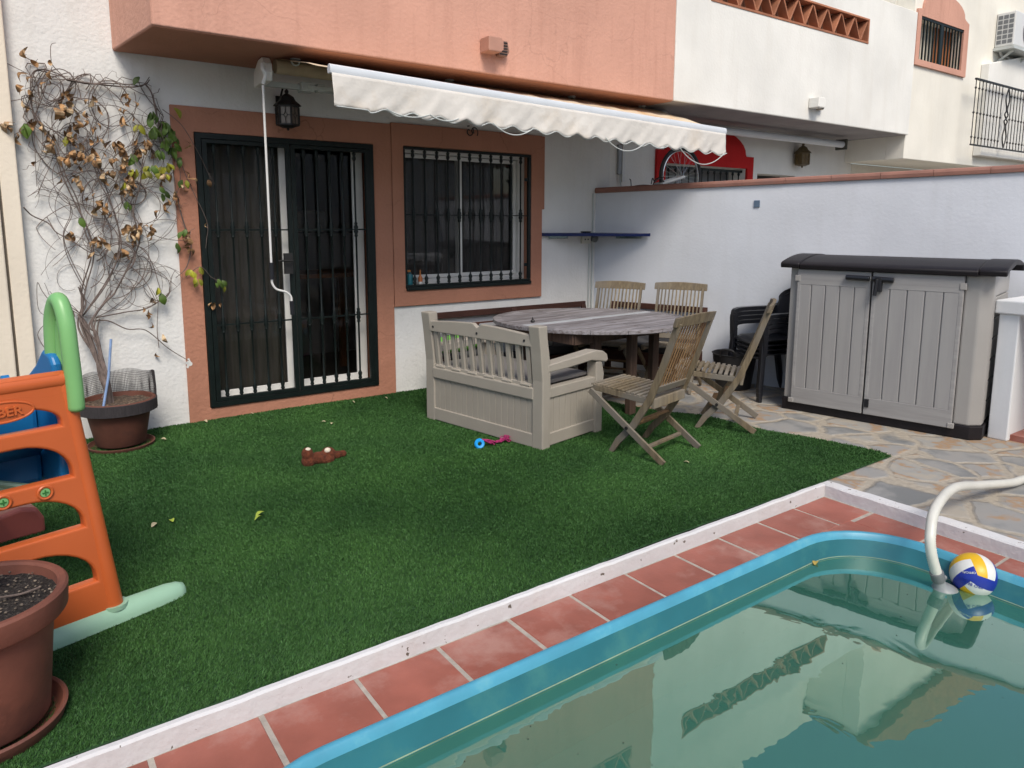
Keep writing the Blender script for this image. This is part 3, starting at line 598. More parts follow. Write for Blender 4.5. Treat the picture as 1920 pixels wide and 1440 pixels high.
# room behind the glass
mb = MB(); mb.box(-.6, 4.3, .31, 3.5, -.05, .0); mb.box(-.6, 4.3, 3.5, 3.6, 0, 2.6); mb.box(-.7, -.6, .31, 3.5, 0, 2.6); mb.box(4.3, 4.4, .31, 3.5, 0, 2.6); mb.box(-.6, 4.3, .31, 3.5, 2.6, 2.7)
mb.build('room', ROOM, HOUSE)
t = empty('indoor_table', (1.6, 1.2, 0)); tag(t, 'wooden table seen dimly indoors behind the sliding door', 'table')
MB().box(-.7, .5, -.35, .35, 1.04, 1.08).build('table_top', WOODORG, t)
for sx in (-.64, .44):
    for sy in (-.3, .3): MB().box(sx-.03, sx+.03, sy-.03, sy+.03, 0, 1.04).build('leg', WOODORG, t)
ic = empty('stand_in_cabinet', (2.0, 2.6, 0)); tag(ic, 'made-up white cabinet indoors standing in for a pale reflection in the right door pane', 'cabinet')  # added cabinet, stands in for a whitish reflection in the glass
MB().box(-.5, .6, -.25, .25, 0, 1.45).build('body', WHPL, ic, bevel=.02); MB().box(-.1, .25, -.2, .2, 1.47, 1.72).build('top_box', WHPL, ic, bevel=.04)
# corner pilaster at the left edge
PI_ = empty('corner_pilaster', (-1.2, -.06, 0)); tag(PI_, 'cream rendered pilaster with a vertical joint at the left edge of the house', 'pilaster')
rel(MB().box(-1.6, -.945, -.10, 0, -.06, 6.2), PI_.location).build('pier', CREAM, PI_, bevel=.01)
rel(MB().box(-.930, -.828, -.085, -.0, -.06, 6.2), PI_.location).build('edge_strip', CREAM, PI_, bevel=.008)
rel(MB().box(-.945, -.930, -.045, -.0, -.06, 6.2), PI_.location).build('joint', mat('joint_grey', (.3, .27, .23), .8), PI_)
# upper storey openings (reflected in the pool)
for x in (1.0, 2.9):
    mb = MB(); mb.box(x, x+1.1, -.03, .02, 4.5, 5.9); s_ = mb.build('upper_window_surround', PINKD, HOUSE, bevel=.01)
    MB().box(x+.15, x+.95, -.04, -.0, 4.62, 5.7).build('pane', GRPL, s_)

# clay vent lamp box on the balcony
def lightbox(x, z, m, m2, label, y=-.905):
    r = empty('emergency_light', (x, y, z)); tag(r, label, 'outdoor light', 'box lights on the balconies')
    mb = MB(); mb.prism([(-.09, -.055), (.03, -.055), (.055, -.03), (.055, .03), (.03, .06), (-.09, .06)], -.13, 0, lambda a, b, c: (a, c, b)); mb.build('housing', m, r, bevel=.008)
    mb = MB(); mb.prism([(.062, -.06), (.14, -.06), (.165, -.02), (.145, .06), (.062, .06)], -.05, 0, lambda a, b, c: (a, c, b)); g = mb.build('louvre', m2, r, bevel=.003)
    mb = MB(); 
    for i in range(5): mb.box(.07, .142, -.056, -.05, -.048+i*.022, -.04+i*.022)
    mb.build('slat', BLACKM, g); return r
lightbox(2.40, 2.985, mat('pink_painted_box', (.46, .24, .175), .7), mat('pink_louvre', (.27, .15, .11), .8), 'salmon painted box light fixed to the salmon balcony front')

# ------------------------------------------------------------ neighbour's house
NB = empty('neighbour_house', (6.9, 0, 0)); tag(NB, 'white neighbour house with zigzag clay screen balcony and red window surround', 'house')
def world(o, p): o.location = -Vector(p.location); o.parent = p; return o
mb = MB(); xs = [4.602, 5.46, 6.99, 7.243, 8.09, 9.5]; zs = [-.07, 1.2, 2.232, 2.28, 6.3]
mb.cells(xs, zs, lambda x, z: (5.46 < x < 6.99 and 1.2 < z < 2.28) or (7.243 < x < 8.09 and z < 2.232 and z > 0), .001, .3); world(mb.build('wall', WHITE2), NB)
mb = MB(); mb.cells([4.602, 5.12, 8.09, 9.30], [2.784, 3.83, 4.085, 4.38], lambda x, z: 5.12 < x < 8.09 and 3.83 < z < 4.085, -.9, -.76)
mb.box(4.602, 9.29, -.757, 0, 2.786, 2.95); mb.box(9.16, 9.30, -.755, 0, 2.951, 4.379)
world(mb.build('balcony', WHITE2, bevel=.01), NB)
world(MB().box(4.61, 9.28, -.885, -.004, 2.7805, 2.7835).build('soffit', mat('shade_grey_soffit', (.30, .285, .29), .9, .15, 3, .3, 30)), NB)  # grey tone carries the shade beneath the white balcony
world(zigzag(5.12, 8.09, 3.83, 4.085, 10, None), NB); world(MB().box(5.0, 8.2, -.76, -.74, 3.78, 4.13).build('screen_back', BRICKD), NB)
arc = [(6.205+.74*math.cos(a), 2.45+.30*math.sin(a)) for a in [PI*i/16 for i in range(17)]]
outer = [(5.31, .9), (7.11, .9), (7.11, 2.43), (6.96, 2.43)]+arc[0:17]+[(5.45, 2.43), (5.31, 2.43)]
o = plate('red_window_surround', [outer, [(5.46, 1.2), (6.99, 1.2), (6.99, 2.28), (5.46, 2.28)]], .03, REDP, None, .003); o.location = Vector((0, -.016, 0))-NB.location; o.parent = NB
wg = empty('red_window_grille', (6.2, .05, 1.3)); wg.parent = NB; wg.location = Vector((6.2, .05, 1.3))-NB.location
for i in range(13):
    m2 = MB(); baluster(-.72+i*.12, 0, .0, .96, (.35,), m2, .008); m2.build('bar', IRON, wg, smooth=True)
mb = MB(); mb.box(-.75, .78, -.01, .01, .93, .96); mb.build('grille_rail', IRON, wg)
world(MB().box(5.40, 7.05, .26, .29, 1.15, 2.3).build('window_pane', GRPL), NB)
world(MB().box(7.2, 8.12, .24, .28, 0, 2.25).build('dark_door', BLACKM), NB)
world(MB().tube([(5.05, -.3, 2.67), (8.72, -.3, 2.67)], .045, 16).build('rolled_awning_tube', ALU, smooth=True), NB)
for xa_, xb_ in ((8.70, 8.74), (4.98, 5.05)): world(MB().box(xa_, xb_, -.36, -.2, 2.60, 2.74).build('awning_end_cap', mat('dark_cap', (.08, .08, .06), .6), bevel=.004), NB)
lightbox(6.99, 2.975, WHITE2, mat('tan_louvre', (.40, .34, .26), .8), 'white box light fixed to the white balcony front')
# brick vent on the neighbour's upper wall
mb = MB(); mb.box(9.83, 10.19, -.01, .02, 4.75, 4.87)
vt = empty('vent_brick', (8.62, -.0, 4.62)); tag(vt, 'small dark perforated vent brick high on the cream wall', 'vent')
mb = MB()
for i in range(4): mb.box(-.12+i*.065, -.07+i*.065, -.012, .0, -.045, .045)
mb.build('holes', mat('vent_dark', (.10, .06, .045), .9), vt); MB().box(-.135, .135, -.008, .0, -.06, .06).build('vent_frame', mat('vent_frame', (.38, .26, .2), .8), vt)
# amber lantern on the neighbour's wall
def lantern(name, loc, m_body, m_glass, w, h, label, cat='lantern', bracket=True):
    r = empty(name, loc); tag(r, label, cat, 'wall lanterns')
    def hexa(rr, z): return [(rr*math.cos(PI/6+i*PI/3), rr*math.sin(PI/6+i*PI/3), z) for i in range(6)]
    def stack(rings):
        vs = [p for q in rings for p in q]; fs = []
        for k in range(len(rings)-1):
            for j in range(6): fs.append((k*6+j, k*6+(j+1) % 6, k*6+6+(j+1) % 6, k*6+6+j))
        fs += [tuple(range(6)), tuple(range((len(rings)-1)*6, len(rings)*6))]; return vs, fs
    b = w/2
    mb = MB(); mb.add(*stack([hexa(b*1.28, h*.60), hexa(b*1.12, h*.66), hexa(b*.78, h*.76), hexa(b*.6, h*.88), hexa(b*.3, h*.95), hexa(b*.12, h*.99)])); mb.ball((0, 0, h*1.04), b*.2, 8)
    mb.build('roof', m_body, r, bevel=.002)
    fr = MB(); fr.add(*stack([hexa(b*1.05, h*.0), hexa(b*1.05, h*.05)])); fr.add(*stack([hexa(b*1.05, h*.55), hexa(b*1.05, h*.60)])); fr.add(*stack([hexa(b*.5, -h*.06), hexa(b*.9, -h*.002)])); fr.ball((0, 0, -h*.1), b*.14, 8)
    for i in range(6):
        p = hexa(b, 0)[i]; fr.bar((p[0], p[1], h*.05), (p[0], p[1], h*.55), .012, .012)
        q = hexa(b, 0)[(i+1) % 6]; mid = Vector(((p[0]+q[0])/2*1.0, (p[1]+q[1])/2, h*.3))
        e = (Vector(q)-Vector(p)).normalized()
        dd = [(mid+e*b*.18).to_tuple(), (mid+Vector((0, 0, h*.09))).to_tuple(), (mid-e*b*.18).to_tuple(), (mid-Vector((0, 0, h*.09))).to_tuple()]
        fr.tube(dd, .003, 4, closed=True); fr.tube([(mid+Vector((0, 0, h*.09))), (mid.x, mid.y, h*.55)], .003, 4); fr.tube([(mid-Vector((0, 0, h*.09))), (mid.x, mid.y, h*.05)], .003, 4)
        fr.tube([mid+e*b*.18, mid+e*b*.5], .003, 4); fr.tube([mid-e*b*.18, mid-e*b*.5], .003, 4)
    fr.build('cage', m_body, r)
    MB().add(*stack([hexa(b*.93, h*.04), hexa(b*.93, h*.56)])).build('glass', m_glass, r)
    if bracket:
        mb = MB(); mb.tube(smoothpath([(0, 0, h*1.05), (0, .0, h*1.22), (0, .04, h*1.3), (0, .10, h*1.15), (0, -loc[1]-.005, h*.8)]), .008, 8)
        mb.box(-.03, .03, -loc[1]-.02, -loc[1]-.001, h*.45, h*1.0); mb.build('bracket', m_body, r, bevel=.002)
    return r
lantern('wall_lantern', (.965, -.19, 2.335), BLACKM, mat('smoky_lantern_glass', (.16, .13, .11), .25, .1, 9, .05), .175, .25, 'black iron lantern hanging above the barred glass door')
lantern('wall_lantern', (8.08, -.105, 2.375), mat('brass_metal', (.13, .09, .035), .5, .3, 20), AMBER, .2, .26, 'amber glass lantern on the neighbour wall beyond the garden wall', bracket=False)
# iron scroll hook over the window
mb = MB(); sc = wallpt(880, 246, -.05)
pts = [(.05*t*math.cos(7*t), 0, .055*t*math.sin(7*t)) for t in [i/24 for i in range(4, 25)]]; mb.tube(pts, .006, 6); mb.tube([(p[0]+.05, 0, -p[2]) for p in pts], .005, 6); mb.tube([(0, 0, .05), (0, .03, .05)], .006, 6)
tag(mb.build('wall_hook', BLACKM, None, smooth=True, loc=sc), 'small black iron scroll bracket above the barred window', 'bracket')

# ------------------------------------------------------------ next house along
NX = empty('far_house', (12, 0, 0)); tag(NX, 'cream house furthest along the terrace with arched salmon window surround', 'house')
mb = MB(); mb.cells([9.302, 9.43, 10.70, 17], [2.47, 3.80, 4.36, 4.44, 6.0], lambda x, z: 9.43 < x < 10.7 and 3.8 < z < 4.36, -.86, -.6)
mb.box(9.302, 17, -.599, .0, 2.472, 5.99); mb.box(9.52, 17, .0, .3, -.07, 2.47); world(mb.build('wall', CREAM2, bevel=.01), NX)
world(MB().prism([(9.25, 6.0), (17, 6.0), (17, 7.3), (10.6, 6.5)], -1.0, .3, lambda x, z, y: (x, y, z)).build('roof', BRICK), NX)
arc = [(10.09+.60*math.cos(a), 4.52+.22*math.sin(a)) for a in [PI*i/14 for i in range(15)]]
o = plate('window_surround', [[(9.33, 3.72), (10.86, 3.72), (10.84, 4.46), (10.72, 4.50)]+arc+[(9.48, 4.46), (9.33, 4.44)], [(9.43, 3.80), (10.70, 3.80), (10.70, 4.36), (9.43, 4.36)]], .03, PINK, None, .003); o.location = Vector((0, -.875, 0))-NX.location; o.parent = NX
wg = empty('far_window_grille', Vector((10.06, -.87, 3.8))-NX.location); wg.parent = NX
for i in range(14): MB().bar((-.6+i*.092, 0, 0), (-.6+i*.092, 0, .55), .018, .018).build('bar', IRON, wg)
mb = MB(); mb.box(-.63, .64, -.012, .012, .53, .56); mb.box(-.04, .02, -.012, .012, .0, .53); mb.build('grille_frame', IRON, wg)
c = curtain(9.43, 10.2, 3.8, 4.36, -.70, .012, .12, mat('cream_curtain', (.62, .58, .48), .9), NX); c.location = -Vector(NX.location)
world(MB().box(10.2, 10.7, -.72, -.68, 3.8, 4.36).build('shutter', mat('orange_brown_shutter', (.34, .12, .035), .6), bevel=.005), NX)
mb = MB(); mb.prism([(11.40, 2.62), (17, 2.62), (17, 4.6), (12.6, 4.22), (11.42, 3.98)], -.98, -.862, lambda x, z, y: (x, y, z)); world(mb.build('stair_parapet', WHITE2, bevel=.01), NX)
# iron railing in front of it
RL = empty('iron_railing', (12.2, -1.06, 2.70)); tag(RL, 'dark iron stair railing with a scrolled panel on the cream house', 'railing')
mb = MB(); mb.box(-1.39, 3, -.015, .015, .96, .985); mb.box(-1.38, 3, -.012, .012, .03, .05); mb.build('rails', BLACKM, RL)
k = 0; x = -1.37
while x < 2.4:
    if not (-.35 < x < -.12):
        m2 = MB(); m2.lathe([(.0065, .05), (.0065, .13), (.017, .15), (.0065, .17), (.0065, .48), (.018, .50), (.0065, .52), (.0065, .83), (.017, .85), (.0065, .87), (.0065, .96)], (x, 0, 0), 6); m2.build('bar', BLACKM, RL)
    x += .115
mb = MB()
for s_ in (-1, 1):
    mb.tube(smoothpath([(-.23, 0, .06), (-.23+s_*.07, 0, .22), (-.23+s_*.01, 0, .38), (-.23+s_*.06, 0, .46), (-.23, 0, .5), (-.23+s_*.06, 0, .56), (-.23+s_*.01, 0, .64), (-.23+s_*.07, 0, .80), (-.23, 0, .95)], 5), .011, 5)
mb.build('scroll', BLACKM, RL)
# air conditioner
AC = empty('air_conditioner', (12.22, -.995, 4.27), 0); tag(AC, 'white outdoor air conditioning unit on a bracket at the top right', 'air conditioner')
MB().box(-.42, .42, -.13, .13, 0, .50).build('casing', WHPL, AC, bevel=.015)
mb = MB()
for i in range(3):
    for j in range(6): mb.box(-.424, -.419, -.105+i*.075, -.045+i*.075, .04+j*.072, .095+j*.072)
mb.build('side_grille', GRPL, AC)
mb = MB(); M = Matrix.Rotation(PI/2, 4, 'X')
for rr in (.05, .09, .13, .17, .21, .235): mb.tube([Vector((.12+rr*math.cos(a), -.136, .25+rr*math.sin(a))) for a in [2*PI*i/28 for i in range(28)]], .004, 4, closed=True)
for i in range(12): a = 2*PI*i/12; mb.tube([(.12, -.136, .25), (.12+.235*math.cos(a), -.136, .25+.235*math.sin(a))], .003, 4)
mb.build('fan_grille', LGREY, AC); MB().lathe([(0, .0), (.24, .0)], (.12, -.132, .25), 28, M).build('fan_recess', GRPL, AC)
mb = MB(); mb.box(-.45, .45, -.15, .13, -.05, -.01); mb.bar((-.3, -.1, -.05), (-.3, .12, -.2), .03, .03); mb.bar((.3, -.1, -.05), (.3, .12, -.2), .03, .03); mb.build('bracket', ALUG, AC)
MB().tube(smoothpath([(-.3, .1, -.02), (-.2, .1, -.1), (0, .12, -.08), (.3, .12, -.12)]), .02, 8).build('pipe', WHPL, AC, smooth=True)

# ------------------------------------------------------------ garden wall between the gardens
d18 = Vector((math.sin(TH), -math.cos(TH), 0)); n18 = Vector((math.cos(TH), math.sin(TH), 0))
GW = empty('garden_wall', (4.40, 0, 0)); GW.rotation_euler = (0, 0, TH-PI/2); tag(GW, 'bluish white garden wall with terracotta coping between the two patios', 'wall')
# local x runs along the wall away from the house, local y to the neighbour's side
LW = 10; zt = lambda u: 1.903+.0225*u
mb = MB(); n = 60; vs = []; fs = []
for i in range(n+1):
    u = LW*i/n+.001; vs += [(u, 0, -.07), (u, .16, -.07), (u, .16, zt(u)), (u, 0, zt(u))]
for i in range(n):
    for j in range(4): fs.append((i*4+j, i*4+(j+1) % 4, i*4+4+(j+1) % 4, i*4+4+j))
fs += [(0, 1, 2, 3), tuple(n*4+j for j in range(4))]
mb.add(vs, fs).build('wall_body', PARTY, GW)
mb = MB(); u = 0.0
while u < LW-.3:
    L_ = .40; a, b = u+.001, u+L_-.001; w0, w1 = -.022, .185; j = random.uniform(-.002, .002)
    for q in ((a, b),):
        pr = [(w0, 0), (w0-.004, .03), (w0+.002, .05), (w0+.016, .058), (w1-.02, .062), (w1, .05), (w1, 0)]
        va = [(q[0], p[0]+j, p[1]+zt(q[0])+.001) for p in pr]; vb = [(q[1], p[0]+j, p[1]+zt(q[1])+.001) for p in pr]; k = len(pr)
        mb.add(va+vb, [tuple(range(k)), tuple(range(k, 2*k))[::-1]]+[(i, (i+1) % k, k+(i+1) % k, k+i) for i in range(k)])
    u += L_
mb.build('coping', COPE, GW, bevel=.002)
MB().box(1.72, 1.775, -.012, 0, 1.735, 1.80).build('socket_box', mat('blue_grey_plastic', (.10, .15, .22), .5), GW, bevel=.003)

# wall services in the corner
mb = MB(); mb.tube([(4.355, -.012, .02), (4.355, -.012, 1.90)], .009, 8); tag(mb.build('cable_conduit', ALUG, None, smooth=True), 'thin white conduit rising the full corner beside the garden wall', 'conduit', 'cable conduits')
mb = MB(); mb.tube([(4.31, -.01, .02), (4.31, -.01, 1.39)], .008, 8); tag(mb.build('cable_conduit', ALUG, None, smooth=True), 'short white conduit rising to the double socket below the shelf', 'conduit', 'cable conduits')
so = empty('double_socket', (4.25, -.0, 1.405)); tag(so, 'white double socket under the blue corner shelf', 'socket')
MB().box(-.062, .062, -.035, 0, -.045, .045).build('plate', mat('ivory_plastic', (.6, .58, .5), .4), so, bevel=.006)
mb = MB(); mb.box(-.03, -.014, -.038, -.035, -.008, .008); mb.box(.012, .028, -.038, -.035, -.008, .008); mb.build('holes', BLACKM, so)
sj = empty('junction_box', (4.375, -.0, 1.41)); tag(sj, 'small dark grey junction box in the corner under the shelf', 'junction box')
MB().lathe([(0, 0), (.04, 0), (.04, .035), (.03, .045), (0, .045)], (0, 0, 0), 16, Matrix.Rotation(PI/2, 4, 'X')).build('box_cover', GRPL, sj)
# narrow cover and cable on the neighbour's corner
nb = empty('cable_trunking', (4.74, -.0, 2.02)); tag(nb, 'narrow grey meter box and white trunking above the end of the coping', 'trunking')
MB().box(-.035, .015, -.03, 0, .10, .42).build('meter_cover', LGREY, nb, bevel=.003); MB().box(.02, .06, -.035, 0, .02, .50).build('trunking', WHPL, nb, bevel=.003)
MB().tube(smoothpath([(-.01, -.02, .1), (0, -.03, .0), (.03, -.04, -.09)]), .008, 6).build('cable', ALUG, nb, smooth=True)
# blue corner shelf
SH = empty('corner_shelf', (4.40, 0, 1.462)); tag(SH, 'dark blue glass corner shelf between house wall and garden wall', 'shelf')
MB().prism([(-.77, -.006), (-.004, -.006), (.200, -.62), (.18, -.66), (-.74, -.06)], -.018, .016, lambda x, y, z: (x, y, z)).build('shelf_plate', GLASSB, SH, bevel=.002)
MB().box(-.66, -.42, -.04, -.008, -.045, -.002).build('bracket', CLEAR, SH, bevel=.002)
o = MB().box(.28, .56, -.05, -.008, -.045, -.002).build('bracket', CLEAR, SH, bevel=.002); o.rotation_euler = (0, 0, TH-PI/2)
MB().lathe([(0, 0), (.05, 0), (.06, .012), (.045, .016), (.04, .006), (0, .006)], (4.16, -.12, 1.4785), 20).build('shallow_dish', BLACKM)
tag(bpy.data.objects['shallow_dish'], 'small dark dish lying on the blue corner shelf', 'dish')

# ------------------------------------------------------------ awning
AW = empty('retractable_awning', (.73, 0, 2.7)); tag(AW, 'retractable awning with white front bar and stained scalloped valance under the balcony', 'awning')
A0 = Vector(AW.location); AX0, AX1 = .80, 4.80; FY = -1.25
def fz(x): return 2.580-(x-.905)*.026
def aw(mb, name, m, **k): return rel(mb, A0).build(name, m, AW, **k)
RYY, RZ = -.45, 2.722
mb = MB(); mb.tube([(AX0, RYY, RZ), (AX1+.1, RYY, RZ-.01)], .052, 20); aw(mb, 'roller', BEIGEF, smooth=True)
mb = MB(); n = 60; m_ = 14; vs = []; fs = []
for i in range(n+1):
    xr = AX0+.02+(AX1-AX0)*i/n; xb = .915+(4.935-.915)*i/n
    for j in range(m_+1):
        t = j/m_; p0 = Vector((xr, RYY-.01, RZ+.055-.008*i/n)); p1 = Vector((xb, FY+.02, fz(xb)+.016)); p = p0.lerp(p1, t)
        p.z += .004*math.sin(PI*t)*(1+.6*math.sin(i*.9))+.004*math.sin(i*1.7+j)*math.sin(PI*t); vs.append(p)
for i in range(n):
    for j in range(m_): a = i*(m_+1)+j; fs.append((a, a+1, a+m_+2, a+m_+1))
o = aw(mb.add(vs, fs), 'canopy_fabric', FABT, smooth=True); md = o.modifiers.new('thick', 'SOLIDIFY'); md.thickness = .002
mb = MB(); vs = []
prof = [(-.028, -.025), (-.034, .0), (-.028, .028), (-.008, .036), (.018, .03), (.026, .0), (.018, -.025)]
xa, xb = .895, 4.955
for x in (xa, xb): vs += [(x, FY+p[0], fz(x)+p[1]) for p in prof]
k = len(prof); mb.add(vs, [tuple(range(k)), tuple(range(k, 2*k))[::-1]]+[(i, (i+1) % k, k+(i+1) % k, k+i) for i in range(k)])
aw(mb, 'front_bar', ALU, smooth=True, bevel=.003)
mb = MB(); n = 420; vs = []; fs = []
bx = [.92]+[1.35, 1.48, 1.70, 1.92, 2.14, 2.36, 2.58, 2.80, 3.02, 3.24, 3.45, 3.66, 3.87, 4.08, 4.30, 4.52, 4.74, 4.95]
def drop(x):
    if x < 1.16: return .215
    ph = (x-1.27)/.2165; c = (.5-.5*math.cos(2*PI*ph))**.8      # 0 at arch tops
    return .198+.034*c-.012*(x-.9)/4
rows = 10
for i in range(n+1):
    x = .905+(4.945-.905)*i/n; dd = drop(x)
    for j in range(rows+1):
        t = j/rows; y = FY-.030+.014*math.sin(x*5.3+1)*t+.007*math.sin(x*17+3*t)*t+.004*math.sin(x*41+9*t)*t-.02*t
        if x > 4.7: y -= .05*(x-4.7)*t*math.sin(x*30)*.6
        vs.append((x, y, fz(x)-.022-dd*t))
for i in range(n):
    for j in range(rows): a = i*(rows+1)+j; fs.append((a, a+1, a+rows+2, a+rows+1))
o = aw(mb.add(vs, fs), 'valance', FABV, smooth=True); md = o.modifiers.new('thick', 'SOLIDIFY'); md.thickness = .0025
mb = MB(); P = [(x, FY-.055, fz(x)-.024-drop(x)) for x in [.92+i*.02 for i in range(202)]]; mb.tube(P, .004, 5)
for a, b, s_ in ((1.28, 1.62, .035), (1.62, 1.86, .03), (2.16, 2.55, .07), (3.32, 3.80, .09), (3.86, 4.1, .03), (4.25, 4.9, .13)):
    mb.tube([(a+(b-a)*t, FY-.058, fz(a)-.215-s_*4*t*(1-t)-(fz(a)-fz(b))*t) for t in [i/14 for i in range(15)]], .0045, 6)
aw(mb, 'edge_cord', ALUG, smooth=True)
mb = MB(); mb.box(.72, 4.95, -.31, -.27, 2.60, 2.64); aw(mb, 'torsion_bar', ALUG, bevel=.003)
for x in (.725, 4.93):
    mb = MB(); mb.prism([(-.25, 2.585), (-.52, 2.60), (-.54, 2.66), (-.53, 2.72), (-.48, 2.772), (-.38, 2.765), (-.26, 2.69)], x-.03, x+.03, lambda y, z, w: (w, y, z)); aw(mb, 'end_cap', WPVC, bevel=.01)
for x in (1.08, 4.55):
    mb = MB(); mb.box(x-.05, x+.05, -.36, -.25, 2.585, 2.655); mb.box(x+.07, x+.13, -.37, -.30, 2.588, 2.65); b_ = aw(mb, 'arm_shoulder', ALUG, bevel=.006)
    sx = 1 if x < 2 else -1; e = Vector((x+sx*1.0, -.50, 2.605)); tip = Vector((x+sx*.25, FY+.02, fz(x)))
    mb = MB(); mb.bar((x, -.34, 2.615), e, .03, .05, (0, 0, 1)); mb.bar(e, tip, .03, .045, (0, 0, 1)); aw(mb, 'folding_arm', ALUG, bevel=.004)
for x in (.93, 2.25, 3.6, 4.55):
    mb = MB(); mb.lathe([(.035, 0), (.04, -.012), (.02, -.02), (0, -.02)], (x, -.52, BZ+.001), 12); mb.tube([(x+.03*math.cos(a), -.52, BZ-.02+.03*math.sin(a)) for a in [PI+PI*i/8 for i in range(9)]], .006, 6)
    aw(mb, 'ceiling_hook', ALUG, smooth=True)
CR = empty('awning_crank', (.668, -.57, 2.585)); tag(CR, 'long white awning crank rod with black grips hanging before the gate', 'crank rod')
mb = MB(); mb.tube(smoothpath([(.0, 0, .12), (-.005, -.02, .08), (.015, -.02, .04), (.0, 0, -.02)]), .014, 8); mb.build('hook', WHPL, CR, smooth=True)
mb = MB(); mb.tube([(0, 0, -.03), (0, 0, -1.31)], .0085, 10); mb.tube(smoothpath([(0, 0, -1.42), (.0, 0, -1.455), (.03, 0, -1.50), (.10, 0, -1.525), (.135, 0, -1.56), (.14, 0, -1.60)], 6), .0085, 10); mb.build('rod', WHPL, CR, smooth=True)
MB().tube([(0, 0, -1.30), (0, 0, -1.425)], .017, 12).build('grip', BLKPL, CR, smooth=True); MB().tube([(.14, 0, -1.595), (.142, 0, -1.70)], .016, 12).build('grip', BLKPL, CR, smooth=True)

# ------------------------------------------------------------ bicycle hung upright behind the garden wall
BK = empty('bicycle', (5.42, -.30, 2.10)); tag(BK, 'black bicycle hung wheel-up on the far side of the garden wall', 'bicycle')
def W3(u, v, w=0): return Vector((-v, w, u))     # u forward -> up, v up -> towards -x
def wheel(c):
    wl = empty('wheel', W3(*c)); wl.parent = BK
    MB().tube([W3(.325*math.cos(a), .325*math.sin(a)) for a in [2*PI*i/48 for i in range(48)]], .022, 10, closed=True).build('tyre', BLKRUB, wl, smooth=True)
    MB().tube([W3(.295*math.cos(a), .295*math.sin(a)) for a in [2*PI*i/48 for i in range(48)]], .010, 8, closed=True).build('rim', SPOKE, wl, smooth=True)
    mb = MB()
    for i in range(28):
        a = 2*PI*i/28; s_ = (-1)**i; b = a+.5*(1 if i % 4 < 2 else -1); mb.tube([W3(.018*math.cos(b), .018*math.sin(b), s_*.028), W3(.29*math.cos(a), .29*math.sin(a))], .0013, 4, cap=False)
    mb.build('spokes', SPOKE, wl); MB().tube([W3(0, 0, -.05), W3(0, 0, .05)], .018, 10).build('hub', SPOKE, wl, smooth=True)
wheel((0, 0)); wheel((-1.02, 0))
mb = MB(); fr = lambda *p: mb.tube([W3(*q) for q in p], .016, 8)
fr((-.60, -.02), (-.16, .42)); fr((-.60, -.02), (-.72, .48)); fr((-.17, .52), (-.70, .42)); fr((-.15, .38), (-.18, .56)); fr((-1.02, 0, .05), (-.60, -.02, .03)); fr((-1.02, 0, -.05), (-.60, -.02, -.03)); fr((-1.02, 0, .05), (-.70, .42)); fr((-1.02, 0, -.05), (-.70, .42))
mb.build('frame', BLKPL, BK, smooth=True)
mb = MB(); fr((0, 0, .055), (-.09, .36, .05)); fr((0, 0, -.055), (-.09, .36, -.05)); fr((-.09, .36, -.05), (-.09, .36, .05)); mb.build('fork', LGREY, BK, smooth=True)
mb = MB(); mb.tube([W3(-.18, .56), W3(-.12, .62)], .016, 8); mb.tube(smoothpath([W3(-.16, .60, -.30), W3(-.12, .62, -.1), W3(-.12, .62, .1), W3(-.16, .60, .30)]), .012, 8); mb.build('handlebar', BLKPL, BK, smooth=True)
for s_ in (-1, 1):
    MB().tube(smoothpath([W3(-.13, .62, s_*.16), W3(-.05, .60, s_*.19), W3(-.03, .55, s_*.26)]), .006, 6).build('brake_lever', BLKPL, BK, smooth=True)
mb = MB(); mb.ball(W3(-.74, .52), (.03, .06, .13), 12); mb.build('saddle', BLKRUB, BK, smooth=True)
mb = MB(); mb.tube([W3(-.60, -.02, -.06), W3(-.60, -.02, .06)], .01, 8); mb.tube([W3(-.60, -.02, .06), W3(-.60, -.19, .07)], .009, 6); mb.tube([W3(-.60, -.02, -.06), W3(-.60, .15, -.07)], .009, 6)
mb.tube([W3(-.60+.09*math.cos(a), -.02+.09*math.sin(a), .05) for a in [2*PI*i/24 for i in range(24)]], .005, 5, closed=True); mb.build('crankset', SPOKE, BK)
# garden hose / cable lying on the coping
mb = MB(); mb.tube(smoothpath([(4.80, -.44, 2.0), (4.84, -.42, 2.06), (4.92, -.38, 2.03), (5.05, -.33, 2.07), (5.18, -.30, 2.02)]), .006, 6)
rel(mb, BK.location).build('brake_cable', BLKRUB, BK, smooth=True)

# ------------------------------------------------------------ storage bench
d_ = Vector((.1913, -.9815, 0)); BE = empty('storage_bench', (1.751, -.943, 0), math.atan2(-.9815, .1913))
tag(BE, 'taupe plastic storage bench with slatted back standing on the grass', 'bench')
